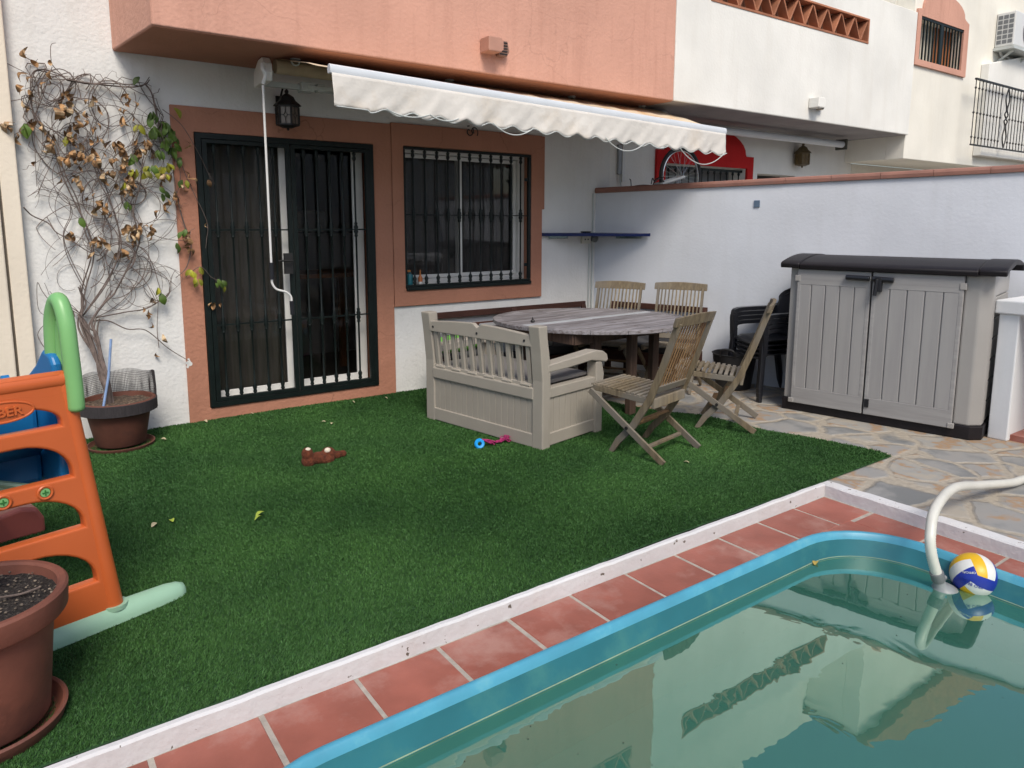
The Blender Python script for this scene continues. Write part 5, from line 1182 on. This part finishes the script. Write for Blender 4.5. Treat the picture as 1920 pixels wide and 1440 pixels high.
for i in range(60):
    x, y = random.uniform(-.5, 2.6), random.uniform(-5.6, -4.05); r_ = random.uniform(.0015, .004); mb.add([(x-r_, y, -.1685), (x, y-r_*.7, -.1685), (x+r_, y, -.1685), (x, y+r_, -.1685)], [(0, 1, 2, 3)])
tag(mb.build('floating_debris', mat('dark_speck', (.03, .03, .02), .9)), 'tiny dark specks of dirt floating on the pool water', 'debris', kind='stuff')
leaf_obj('floating_leaf', (2.33, -4.03, -.167), .05, mat('ochre_leaf', (.45, .33, .08), .7), 'single ochre leaf floating by the far pool corner', None, .4)

# ------------------------------------------------------------ toys on the grass
TD = empty('plush_toy', (.66, -1.50, 0), R(8)); tag(TD, 'brown plush toy slumped on the grass with cream patches', 'plush toy')
mb = MB(); 
for c, r_ in (((-.10, 0, .035), (.045, .05, .045)), ((-.105, 0, .085), (.038, .042, .045)), ((-.03, .0, .04), (.06, .055, .042)), ((.045, 0, .05), (.05, .05, .05)), ((.10, -.01, .035), (.045, .03, .028)), ((.145, -.015, .035), (.028, .026, .024)), ((.0, .04, .03), (.05, .03, .03)), ((.02, -.045, .025), (.05, .022, .024))): mb.ball(c, r_, 16)
o = mb.build('body', PLUSH, TD, smooth=True); q = o.modifiers.new('r', 'REMESH'); q.mode = 'VOXEL'; q.voxel_size = .007; q.use_smooth_shade = True
q = o.modifiers.new('sm', 'SMOOTH'); q.iterations = 4
MB().ball((-.105, -.008, .118), (.019, .021, .011), 14).build('pale_patch', CREAMPL, TD, smooth=True); MB().ball((.03, -.02, .084), (.022, .020, .018), 14).build('muzzle', CREAMPL, TD, smooth=True)
RT = empty('rope_toy', (1.70, -1.86, 0)); tag(RT, 'pink knotted rope toy with bright blue ring beside the bench', 'rope toy')
M = Matrix.Rotation(R(70), 4, 'X') @ Matrix.Rotation(R(-15), 4, 'Y')
MB().lathe([(.014, -.012), (.030, -.014), (.037, -.004), (.037, .006), (.030, .014), (.016, .012), (.013, 0), (.014, -.012)], (-.03, 0, .04), 24, M).build('ring', CYAN, RT, smooth=True)
mb = MB(); random.seed(3)
for k in range(16):
    a = Vector((.0, .0, .04)); P = [a+Vector((random.uniform(-.02, .02), random.uniform(-.01, .02), random.uniform(0, .03)))]
    for t in range(1, 9): 
        sp = .012 if 2 < t < 6 else .032
        P.append(Vector((.03+.024*t, random.uniform(-sp, sp), .022+random.uniform(0, sp*1.1))))
    mb.tube(smoothpath(P, 3), .0032, 5)
mb.build('rope', PINKROPE, RT, smooth=True)
mb = MB(); mb.lathe([(0, 0), (.030, .002), (.031, .10), (.026, .115), (.010, .12), (.010, .135), (0, .135)], n=16); b1 = empty('spray_bottle', (2.128, .035, OZ0+.015)); tag(b1, 'teal bottle standing on the window sill behind the bars', 'bottle')
mb.build('body', mat('teal_bottle', (.02, .16, .20), .3), b1, smooth=True, angle=40); MB().box(-.028, .006, -.008, .008, .136, .155).build('pump', mat('orange_pump', (.5, .2, .05), .4), b1, bevel=.002)
b2 = empty('lotion_bottle', (2.238, .035, OZ0+.015)); tag(b2, 'orange sun lotion bottle beside the teal bottle', 'bottle')
MB().lathe([(0, 0), (.020, .002), (.021, .075), (.010, .10), (.009, .11), (0, .11)], n=16).build('body', mat('orange_bottle', (.55, .16, .03), .35), b2, smooth=True, angle=40)
MB().lathe([(0, 0), (.008, 0), (.006, .04), (0, .042)], (0, 0, .111), 12).build('cap', mat('orange_cap', (.6, .22, .05), .35), b2, smooth=True, angle=40)
MB().lathe([(.0212, .012), (.0216, .013), (.0216, .04), (.0212, .041)], n=16).build('bottle_label', BVW, b2, smooth=True)

# ------------------------------------------------------------ child's slide
TY = empty('toy_slide', (-.712, -2.851, 0), R(15.2)); tag(TY, "child's slide with orange ladder, green handrail loop and blue chute", 'slide')
# local x: right stile at 0, ladder to -x ; local y away from the camera
def lean(z): return 0.0+.03*z
def hx(z): return -.104*z+.002          # right stile leans inwards
LW_ = .62                           # ladder width at ground
def lx(z): return -LW_+.104*z
outer = [(hx(.055)-.01, .055), (hx(1.03)-.01, 1.03), (lx(1.03)+.01, 1.03), (lx(.055)+.01, .055)]
def arch(z0, z1, dip=0, flat=.0):
    """opening with rounded top corners; lower edge nearly flat"""
    a = hx(z0)-.042; b = lx(z0)+.042; rq = (a-b)*.42; at = hx(z1)-.115; bt = lx(z1)+.115; c = (a+b)/2; P = [(b, z0), (a, z0)]
    for i in range(9):
        t = PI/2*i/8; P.append((a-rq*(1-math.cos(t)), z0+.015+(z1-z0-.015)*math.sin(t)))
    xl = b+rq
    if dip:
        xa = a-rq
        for i in range(1, 12):
            t = i/12; P.append((xa+(xl-xa)*t, z1-dip*math.sin(PI*t)**1.5))
    for i in range(8, -1, -1):
        t = PI/2*i/8; P.append((b+rq*(1-math.cos(t)), z0+.015+(z1-z0-.015)*math.sin(t)))
    return P
holes = [arch(.832, .915, .030), arch(.630, .775), arch(.425, .568), arch(.195, .355)]
o = plate('ladder_panel', [outer]+holes, .034, ORANGE, TY, .010, res=3)
for v in o.data.vertices: v.co.y += lean(v.co.z)
for f in (hx, lx):
    sg = 1 if f is hx else -1
    mb = MB(); mb.tube([(f(z)-.0*sg, lean(z), z) for z in (.03, .3, .6, .9, .985, 1.015, 1.03)], [.038, .035, .033, .031, .030, .024, .012], 20); mb.build('stile', ORANGE, TY, smooth=True, angle=60)
mb = MB(); mb.tube([(hx(1.0)-.0, lean(1), 1.0), (lx(1.0), lean(1), 1.0)], .034, 16); mb.tube(smoothpath([(hx(.965), lean(.96)-.012, .955), (-.18, lean(.96)-.012, .950), (-.25, lean(.96)-.012, .962), (-.38, lean(.96)-.012, .962), (-.45, lean(.96)-.012, .950), (lx(.965), lean(.96)-.012, .955)]), .016, 8); mb.build('top_rung', ORANGE, TY, smooth=True, angle=60)
mb = MB(); mb.tube([(-.31+.098*math.cos(a), lean(.9)-.029, .918+.036*math.sin(a)) for a in [2*PI*i/40 for i in range(40)]], .0045, 8, closed=True)
mb.lathe([(0, 0), (.095, 0), (.098, .010), (0, .012)], (0, 0, 0), 36); mb.v = mb.v[:40*8]+[((v[0])-.31, lean(.9)-.020-v[2], v[1]*.37+.918) for v in mb.v[40*8:]]
mb.build('badge', ORANGE, TY, smooth=True, angle=50)
text_mesh('lettering', 'FEBER', .045, .003, mat('orange_letter', (.60, .13, .03), .4), TY, (-.31, lean(.9)-.034, .918), (PI/2, 0, 0), 1.05, .001)
for x, z in ((-.205, .598), (-.336, .600)):
    s_ = empty('bolt', (x, lean(z)-.0275, z)); s_.parent = TY; M = Matrix.Rotation(PI/2, 4, 'X')
    MB().lathe([(.016, 0), (.026, .001), (.028, .005), (.024, .008), (.018, .006)], (0, 0, 0), 24, M).build('collar', ORANGE, s_, smooth=True)
    MB().lathe([(.0, .004), (.016, .004), (.018, .0)], (0, 0, 0), 20, M).build('bolt_head', GREENP, s_, smooth=True, angle=30)
    mb = MB(); mb.box(-.010, .010, -.0068, -.0038, -.002, .002); mb.box(-.002, .002, -.0069, -.0037, -.010, .010); mb.build('slot', mat('dark_green_slot', (.03, .16, .03), .5), s_)
mb = MB(); vs = []; fs = []
xs_ = [.285, .275, .25, .2, .0, -.3, -.62, -.82, -.88, -.9]; wd = [.008, .03, .045, .052, .058, .062, .058, .05, .035, .01]; ht = [.018, .04, .052, .06, .068, .072, .068, .06, .045, .02]
for x, w_, h in zip(xs_, wd, ht):
    for i in range(13): a = PI*i/12; vs.append((x, -w_*math.cos(a)*1.0, .006+h*math.sin(a)))
for i in range(len(xs_)-1):
    for j in range(12): a = i*13+j; fs.append((a, a+1, a+14, a+13))
    fs.append((i*13, i*13+12, (i+1)*13+12, (i+1)*13))
fs += [tuple(range(13)), tuple(range((len(xs_)-1)*13, len(xs_)*13))]
mb.add(vs, fs).build('foot_beam', GREENL, TY, smooth=True, angle=60)
mb = MB(); mb.tube([(-.0, 0, .055), (-.0, 0, .072)], .049, 20); mb.tube([(-.62, 0, .055), (-.62, 0, .072)], .049, 20); mb.build('foot_socket', GREENL, TY, smooth=True, angle=40)
# handrail loops run backwards from each stile
for f in (hx, lx):
    sg = 1 if f is hx else -1
    hb = f(.9)+.014*sg
    L_ = smoothpath([(hb+.004*sg, -.0, .875), (hb+.003*sg, -.004, .96), (hb, .0, 1.10), (hb, .012, 1.21), (hb-.002*sg, .045, 1.283), (hb-.004*sg, .085, 1.286), (hb-.008*sg, .125, 1.22), (hb-.010*sg, .14, 1.10), (hb-.010*sg, .145, .96)], 8)
    n = len(L_); mb = MB(); mb.tube(L_, [.029*(.45 if i in (0, n-1) else .85 if i in (1, n-2) else 1) for i in range(n)], 18); mb.v = [(v[0], v[1], v[2]) for v in mb.v]
    mb.build('handrail', GREENP, TY, smooth=True, angle=70)
    L2 = smoothpath([(hb, .03, .98), (hb, .035, 1.12), (hb, .068, 1.215), (hb, .10, 1.12), (hb, .105, .98)], 6)
    MB().tube(L2, .014, 10).build('handrail_rib', GREENP, TY, smooth=True)
MB().box(-.50, -.12, .27, .62, .55, .86).build('platform', BLUEP, TY, bevel=.02)
# blue chute hood / platform body behind the ladder
mb = MB(); sh = [(.09, 1.08), (.14, 1.145), (.22, 1.155), (.42, 1.10), (.60, 1.0)]
prof_ = [(.075, .72), (.075, 1.05), (.10, 1.085), (.17, 1.10), (.26, 1.03), (.50, .90), (.80, .76), (.80, .66), (.62, .55), (.35, .50), (.16, .52), (.09, .60)]
def side(x0, x1): return MB().prism(prof_, x0, x1, lambda y, z, x: (x, y, z))
for x in (-.100, -.52): side(x-.018, x+.018).build('chute_side', BLUEP, TY, bevel=.014, seg=3)
vs = []; fs = []; ys_ = [i/10 for i in range(11)]
mb = MB(); n = 16
for i in range(n+1):
    t = i/n; y = .10+1.35*t; z = .80-.62*t**.8-.0 if t > .15 else .80-.62*(.15**.8)*t/.15
    for x in (-.48, -.13): vs.append((x, y, z))
for i in range(n): fs.append((2*i, 2*i+1, 2*i+3, 2*i+2))
o = mb.add(vs, fs).build('chute_bed', BLUEP, TY, smooth=True); q = o.modifiers.new('t', 'SOLIDIFY'); q.thickness = .02
for x in (-.115, -.50):
    mb = MB(); vs = []
    P = [Vector((x, .60+.85*t, .88-.74*t**.85)) for t in [i/12 for i in range(13)]]
    for a, b in zip(P[:-1], P[1:]): mb.bar(a, b+(b-a)*.05, .03, .16)
    mb.build('chute_edge', BLUEP, TY)
mb = MB(); mb.tube(smoothpath([(-.20, .16, .575), (-.30, .20, .61), (-.42, .22, .66), (-.52, .23, .70)]), .013, 8); mb.prism([(-.21, .572), (-.52, .69), (-.52, .53), (-.30, .55)], .19, .21, lambda x, z, y: (x, y, z)); mb.build('brace_web', GREENL, TY, smooth=True)
mb = MB(); mb.prism([(.0, 0), (.0, .08), (-.03, .145), (-.10, .165), (-.40, .12), (-.52, .0)], 1.13, 1.33, lambda x, z, y: (x+.12, y, z)); mb.build('landing_foot', REDPL, TY, bevel=.02, seg=3)

# ------------------------------------------------------------ foreground pot with small trunk
FP = empty('terracotta_pot', (-1.125, -3.345, .0)); tag(FP, 'big terracotta pot of black soil in the bottom left foreground', 'plant pot')
mb = MB(); mb.lathe([(0, .035), (.165, .035), (.172, .045), (.205, .36), (.213, .365), (.237, .37), (.245, .38), (.250, .445), (.243, .452), (.228, .452), (.220, .445), (.215, .40), (.19, .30), (0, .29)], n=64); mb.build('body', TERRAF, FP, smooth=True, angle=40)
mb = MB(); mb.lathe([(0, .012), (.178, .012), (.192, .02), (.205, .052), (.213, .056), (.22, .050), (.208, .012), (.195, .0), (0, 0)], n=64); mb.build('saucer', TERRAF, FP, smooth=True, angle=40)
mb = MB(); n = 40; vs = [(0, 0, .425)]; fs = []
for k in range(1, 13):
    for j in range(n): a = 2*PI*j/n; rr = .222*k/12; vs.append((rr*math.cos(a), rr*math.sin(a), .422+random.uniform(-.006, .006)-.006*(k/12)))
for j in range(n): fs.append((0, 1+j, 1+(j+1) % n))
for k in range(11):
    for j in range(n): fs.append((1+k*n+j, 1+k*n+(j+1) % n, 1+(k+1)*n+(j+1) % n, 1+(k+1)*n+j))
o = mb.add(vs, fs).build('soil', SOIL, FP, smooth=True)
mb = MB()
for i in range(260):
    a = random.random()*6.28; rr = .215*math.sqrt(random.random()); s_ = random.uniform(.0015, .0042); mb.ball((rr*math.cos(a), rr*math.sin(a), .424), (s_*1.3, s_, s_*.8), 6)
mb.build('soil_grit', mat('pale_grit', (.16, .13, .10), .9, .5, 60, island=.8), FP)['kind'] = 'stuff'
mb = MB(); mb.tube(smoothpath([(-.02, .02, .41), (-.0, .01, .50), (.03, .02, .58), (.0, .0, .72), (-.10, .0, .95)]), [.035, .034, .033, .032, .031, .03, .03, .029, .028]+[.026]*24, 12); TR = mb.build('trunk', TWIG, FP, smooth=True)
mb = MB(); mb.tube(smoothpath([(.0, -.08, .425), (.05, -.03, .440), (.12, -.02, .432), (.17, .0, .43)]), .0035, 6); mb.build('twig', TWIG, FP)

# ------------------------------------------------------------ vine pot by the wall
VP = empty('vine_pot', (-.378, -.335, 0)); tag(VP, 'dark terracotta pot with black mesh collar against the white wall', 'plant pot'); VP.scale = (1.12, 1.12, 1)
mb = MB(); mb.lathe([(0, .03), (.135, .03), (.142, .04), (.182, .27), (.205, .275), (.212, .285), (.215, .345), (.208, .352), (.195, .35), (.185, .30), (0, .29)], n=48); mb.build('body', TERRA, VP, smooth=True, angle=40)
mb = MB(); mb.lathe([(0, .008), (.165, .008), (.178, .02), (.185, .034), (.194, .032), (.19, .01), (.18, 0), (0, 0)], n=48); mb.build('saucer', TERRA, VP, smooth=True, angle=40)
mb = MB(); n = 30; vs = [(0, 0, .325)]; fs = []
for k in range(1, 8):
    for j in range(n): a = 2*PI*j/n; rr = .19*k/7; vs.append((rr*math.cos(a), rr*math.sin(a), .322+random.uniform(-.008, .008)))
for j in range(n): fs.append((0, 1+j, 1+(j+1) % n))
for k in range(6):
    for j in range(n): fs.append((1+k*n+j, 1+k*n+(j+1) % n, 1+(k+1)*n+(j+1) % n, 1+(k+1)*n+j))
mb.add(vs, fs).build('soil', mat('dry_soil', (.10, .07, .05), .95, .5, 40, 1, 80, dist=.02, col2=(.28, .2, .13), cs=50), VP)
mb = MB(); mb.lathe([(.217, .268), (.222, .27), (.222, .345), (.217, .347)], n=40); N = 100
for i in range(N+1):        # net collar: vertical threads and a few rings
    a = PI*(-.06+1.12*i/N); p = Vector((.218*math.cos(a), .200*math.sin(a)+.005, 0)); w_ = .004*math.sin(i*.7); lo = .25 if (a < .2 or a > PI-.2) else .30
    mb.tube([p+Vector((0, 0, lo)), p+Vector((w_, w_, .40)), p+Vector((0, w_, .515+.008*math.sin(i*.21)))], .0017, 3, cap=False)
for z in [.30+.013*k for k in range(16)]:
    mb.tube([(.218*math.cos(PI*(-.06+1.12*i/24)), .200*math.sin(PI*(-.06+1.12*i/24))+.005, z+.004*math.sin(i)) for i in range(25)], .0014, 3, cap=False)
mb.build('mesh_collar', MESHM, VP)
tag(MB().tube([(-.478+.0, -.40, .31), (-.425, -.35, .52), (-.39, -.33, .775)], .0085, 8).build('plant_stake', BLUESTK, None, smooth=True), 'thin pale blue stake pushed into the vine pot', 'stake')

# ------------------------------------------------------------ the half-dead vine
VN = empty('wall_vine', (-.40, -.30, .33)); tag(VN, 'half dead climbing vine with brown curled leaves spreading over the white wall', 'vine'); O_ = VN.location
random.seed(21)
def vp(px, py, Y=-.06): return wallpt(px, py, Y)
mb = MB()
base = vp(203, 752, -.32)
trunks = [[(203, 755, -.32), (196, 715, -.28), (186, 685, -.22), (176, 650, -.16), (163, 615, -.12), (152, 592, -.10)],
          [(206, 755, -.33), (200, 712, -.27), (190, 668, -.2), (182, 630, -.14), (172, 605, -.1), (190, 575, -.08), (215, 550, -.07)],
          [(201, 752, -.30), (190, 700, -.26), (176, 668, -.18), (160, 632, -.13), (150, 600, -.1), (156, 570, -.08), (150, 535, -.07)],
          [(199, 752, -.33), (194, 718, -.29), (180, 672, -.2), (168, 640, -.15), (158, 606, -.11), (148, 585, -.09)],
          [(204, 752, -.30), (193, 690, -.24), (184, 655, -.17), (176, 622, -.12), (180, 596, -.09)]]
trunks += [[(q[0]+random.uniform(-7, 7), q[1]+random.uniform(-6, 6), q[2]+random.uniform(-.03, .03)) for q in trunks[j_]] for j_ in (0, 1, 2, 3, 4, 0, 2)]
for i, t in enumerate(trunks): P = smoothpath([vp(*q) for q in t], 6); n = len(P); mb.tube(P, [(.013 if i < 2 else .009)*(1-.5*k/n) for k in range(n)], 7)
mb.tube(smoothpath([base+Vector((0, 0, -.04)), base+Vector((.0, 0, .1)), vp(196, 715, -.28)], 6), .022, 9)
rel(mb, O_).build('trunk', TWIG, VN, smooth=True)
main = [  # hand-laid runners, photographed positions mapped onto the wall plane
 [(152, 592), (160, 540), (175, 480), (165, 430), (140, 380), (118, 330), (95, 265), (70, 225), (58, 190), (60, 140), (80, 130), (108, 138), (125, 150)],
 [(125, 150), (160, 155), (200, 160), (245, 163), (272, 158), (280, 150)], [(272, 158), (285, 175), (292, 205), (300, 240), (318, 270), (325, 320)],
 [(215, 550), (240, 500), (262, 450), (250, 400), (262, 350), (268, 300), (280, 260)], [(152, 592), (200, 520), (230, 460), (215, 400), (190, 340), (165, 290), (120, 255), (80, 232)],
 [(180, 596), (235, 585), (275, 578), (310, 555), (318, 545)], [(180, 596), (205, 600), (240, 622), (275, 620), (310, 648), (348, 680)], [(45, 388), (60, 405), (90, 418), (105, 435), (130, 450), (165, 470), (185, 480)],
 [(88, 403), (100, 425), (112, 445)], [(152, 592), (120, 575), (95, 565), (80, 545), (70, 530), (72, 580), (90, 595)], [(90, 660), (70, 628), (88, 605)],
 [(160, 540), (130, 480), (120, 440), (135, 400), (120, 370), (85, 355), (70, 358), (52, 370)], [(70, 358), (78, 330), (90, 310), (100, 290)], [(325, 320), (332, 370), (345, 420), (358, 455), (350, 500), (330, 520)],
 [(348, 520), (375, 500), (395, 520), (415, 528)], [(330, 300), (360, 350), (385, 420), (392, 448), (386, 470)], [(300, 210), (340, 240), (375, 285), (395, 330), (400, 348)],
 [(0, 105), (30, 122), (55, 140)], [(0, 192), (30, 188), (60, 180)], [(0, 285), (10, 262), (30, 245), (48, 238)], [(70, 120), (52, 110), (48, 98)], [(125, 150), (100, 125), (95, 112), (96, 85), (104, 80)],
 [(60, 140), (75, 180), (66, 230), (72, 300), (72, 350)], [(300, 650), (296, 615), (298, 595), (292, 560), (285, 545)], [(318, 545), (322, 520), (330, 505)]]
mb = MB()
for i, t in list(enumerate(main))+[(j_, main[j_]) for j_ in (0, 0, 1, 1, 1, 2, 3, 4, 5, 11, 13)]:
    Y0 = -.05-.03*random.random(); jt = random.choice([1, 6]); P = smoothpath([vp(q[0]+random.uniform(-jt, jt), q[1]+random.uniform(-jt, jt), -.03-.05*random.random()) for q in t], 6); r0 = .0052 if i < 8 else .0031
    mb.tube(P, [r0*(1-.45*k/len(P)) for k in range(len(P))], 5)
rel(mb, O_).build('runners', TWIG, VN, smooth=True)
# tangle of thin shoots filling the hand-measured silhouette
sil = [(45, 110), (120, 130), (280, 150), (300, 200), (335, 290), (345, 400), (355, 500), (325, 560), (240, 590), (150, 600), (95, 560), (70, 500), (60, 400), (70, 340), (40, 240), (45, 160)]
def inside(x, y):
    c = False; j = len(sil)-1
    for i in range(len(sil)):
        (xi, yi), (xj, yj) = sil[i], sil[j]
        if (yi > y) != (yj > y) and x < (xj-xi)*(y-yi)/(yj-yi)+xi: c = not c
        j = i
    return c
mb = MB(); tips = []; allp = []
starts = [(160, 540), (175, 480), (215, 550), (240, 500), (262, 450), (230, 460), (250, 400), (152, 590), (200, 520), (140, 380), (262, 350), (118, 330), (190, 340), (300, 440), (200, 430), (100, 200), (150, 180), (230, 190), (90, 280), (300, 270), (200, 240), (260, 230), (70, 180), (130, 300)]
for k in range(120):
    sx, sy = random.choice(starts); sx += random.uniform(-12, 12); sy += random.uniform(-12, 12)
    ang = random.uniform(-PI, 0) if random.random() < .75 else random.uniform(-PI, PI); curv = random.choice([-1, 1])*random.uniform(.02, .20); P = []; y_ = -.02-.07*random.random()
    n = random.randint(16, 48)
    for i in range(n):
        P.append(vp(sx, sy, y_)); allp.append((sx, sy)); curv += random.uniform(-.035, .035); curv *= .985; ang += curv*1.3+random.uniform(-.07, .07); st = 8
        nx, ny = sx+st*math.cos(ang), sy+st*math.sin(ang)
        if not inside(nx, ny):
            ang += 1.1*(1 if random.random() < .5 else -1); nx, ny = sx+st*math.cos(ang), sy+st*math.sin(ang)
            if not inside(nx, ny) and random.random() < .5: break
        sx, sy = nx, ny; y_ = min(-.012, max(-.13, y_+random.uniform(-.012, .012)))
    if len(P) > 4:
        r0 = random.choice([.002, .0026, .0032, .0038, .0048]); mb.tube(P, [r0*(1-.5*i/len(P)) for i in range(len(P))], 4, cap=False); tips.append((sx, sy))
rel(mb, O_).build('shoots', TWIG, VN, smooth=True)
def place_leaf(mb, px, py, size, curl=.3, w=.38, hang=True, Y=None, shrivel=False):
    c = vp(px, py, Y if Y is not None else -.04-.08*random.random()); vs, fs = leaf_verts(size, size*w, curl*random.uniform(.5, 1.3), random.uniform(.1, .6))
    e = Euler((random.uniform(-.9, .9), random.uniform(.5, 1.9) if hang else random.uniform(-.6, .6), random.uniform(-PI, PI))); M = e.to_matrix()
    M = Matrix.Rotation(random.uniform(-.7, .7), 3, 'Y') @ Matrix(((0, 1, 0), (0, 0, -1), (-1, 0, 0))) @ Matrix.Rotation(random.uniform(-.8, .8), 3, 'X') if hang else M
    if shrivel: k_ = random.uniform(.6, 1); k2 = random.uniform(-2, 2); k3 = random.uniform(-.9, .9); vs = [Vector((v.x, v.y*k_+size*.10*math.sin(k2*v.x/size*2), v.z+k3*v.y*math.cos(v.x/size*3)+random.uniform(-.035, .035)*size)) for v in vs]
    mb.add([c+M @ v for v in vs], fs)
mb = MB(); clusters = [(52, 100, 4), (55, 140, 3), (52, 175, 8), (85, 150, 4), (118, 175, 6), (110, 205, 6), (140, 215, 9), (165, 220, 6), (172, 185, 8), (138, 165, 4), (25, 240, 8), (65, 225, 5), (90, 250, 8), (98, 275, 7), (135, 250, 8), (140, 275, 8), (130, 300, 8), (155, 295, 6), (180, 285, 8), (175, 255, 5), (240, 190, 8), (243, 215, 6), (220, 270, 12), (258, 275, 10), (230, 300, 10), (215, 310, 7), (240, 325, 9), (235, 345, 10), (190, 325, 7), (150, 335, 5), (175, 375, 6), (195, 390, 8), (240, 430, 8), (262, 425, 10), (285, 430, 8), (250, 440, 6), (180, 445, 8), (178, 455, 5), (310, 380, 6), (325, 365, 5), (305, 330, 6), (345, 340, 5), (130, 440, 5), (272, 560, 3), (282, 592, 4), (298, 655, 1), (298, 625, 1), (230, 475, 4), (350, 440, 4), (338, 260, 2), (68, 300, 3), (402, 565, 4), (388, 415, 2), (392, 335, 2), (345, 470, 3), (100, 98, 2), (276, 265, 6), (130, 325, 4)]
for x, y, n in clusters:
    for _ in range(max(1, int(n*.85))): place_leaf(mb, x+random.gauss(0, 7), y+random.gauss(0, 8), random.uniform(.036, .082), random.choice([-1, 1])*.7, random.uniform(.15, .42), shrivel=True)
rel(mb, O_).build('dry_leaves', DRY, VN, smooth=True)
mb = MB(); 
for x, y, n, s_ in [(283, 215, 6, .06), (290, 240, 7, .06), (308, 230, 6, .055), (318, 240, 5, .055), (305, 260, 6, .06), (325, 255, 5, .05), (325, 275, 6, .055), (300, 285, 4, .05), (338, 298, 3, .045), (245, 288, 2, .07), (46, 233, 2, .085), (260, 150, 1, .07), (150, 402, 1, .075), (340, 338, 2, .05), (305, 358, 3, .055), (328, 455, 2, .06), (300, 545, 1, .085), (418, 530, 3, .045), (405, 528, 2, .045), (345, 430, 3, .06), (238, 375, 2, .05), (278, 308, 3, .055)]:
    for _ in range(n): place_leaf(mb, x+random.gauss(0, 4), y+random.gauss(0, 4), s_*random.uniform(.95, 1.3), .12, .30)
rel(mb, O_).build('green_leaves', LEAFG, VN, smooth=True)
mb = MB()
for x, y, n, s_ in [(252, 318, 3, .06), (275, 318, 4, .06), (295, 310, 4, .06), (310, 305, 3, .055), (318, 320, 2, .05), (235, 345, 2, .05), (362, 505, 4, .05), (368, 520, 3, .05), (326, 205, 1, .075), (258, 232, 2, .06), (133, 250, 2, .06), (300, 540, 1, .06), (348, 340, 1, .05), (415, 535, 1, .05)]:
    for _ in range(n): place_leaf(mb, x+random.gauss(0, 4), y+random.gauss(0, 4), s_*random.uniform(.95, 1.3), .12, .30)
rel(mb, O_).build('yellow_leaves', LEAFY, VN, smooth=True)

# ------------------------------------------------------------ what stands behind the photographer (seen only in reflections)
ow = empty('rear_garden_wall', (1, -9.2, 0)); tag(ow, 'plain white garden wall at the back of the plot behind the camera', 'wall'); MB().box(-12, 14, 0, .2, -.07, 1.9).build('wall_body', WHITE2, ow)
oh = empty('opposite_house', (2, -16, 0)); tag(oh, 'plain white house standing opposite behind the camera', 'house'); MB().box(-12, 12, -6, 0, -.07, 5.5).build('wall', WHITE2, oh)
mb = MB()
for x in (-8, -3, 2, 7): mb.box(x, x+1.4, .001, .04, 3, 4.4)
mb.build('windows', GRPL, oh)
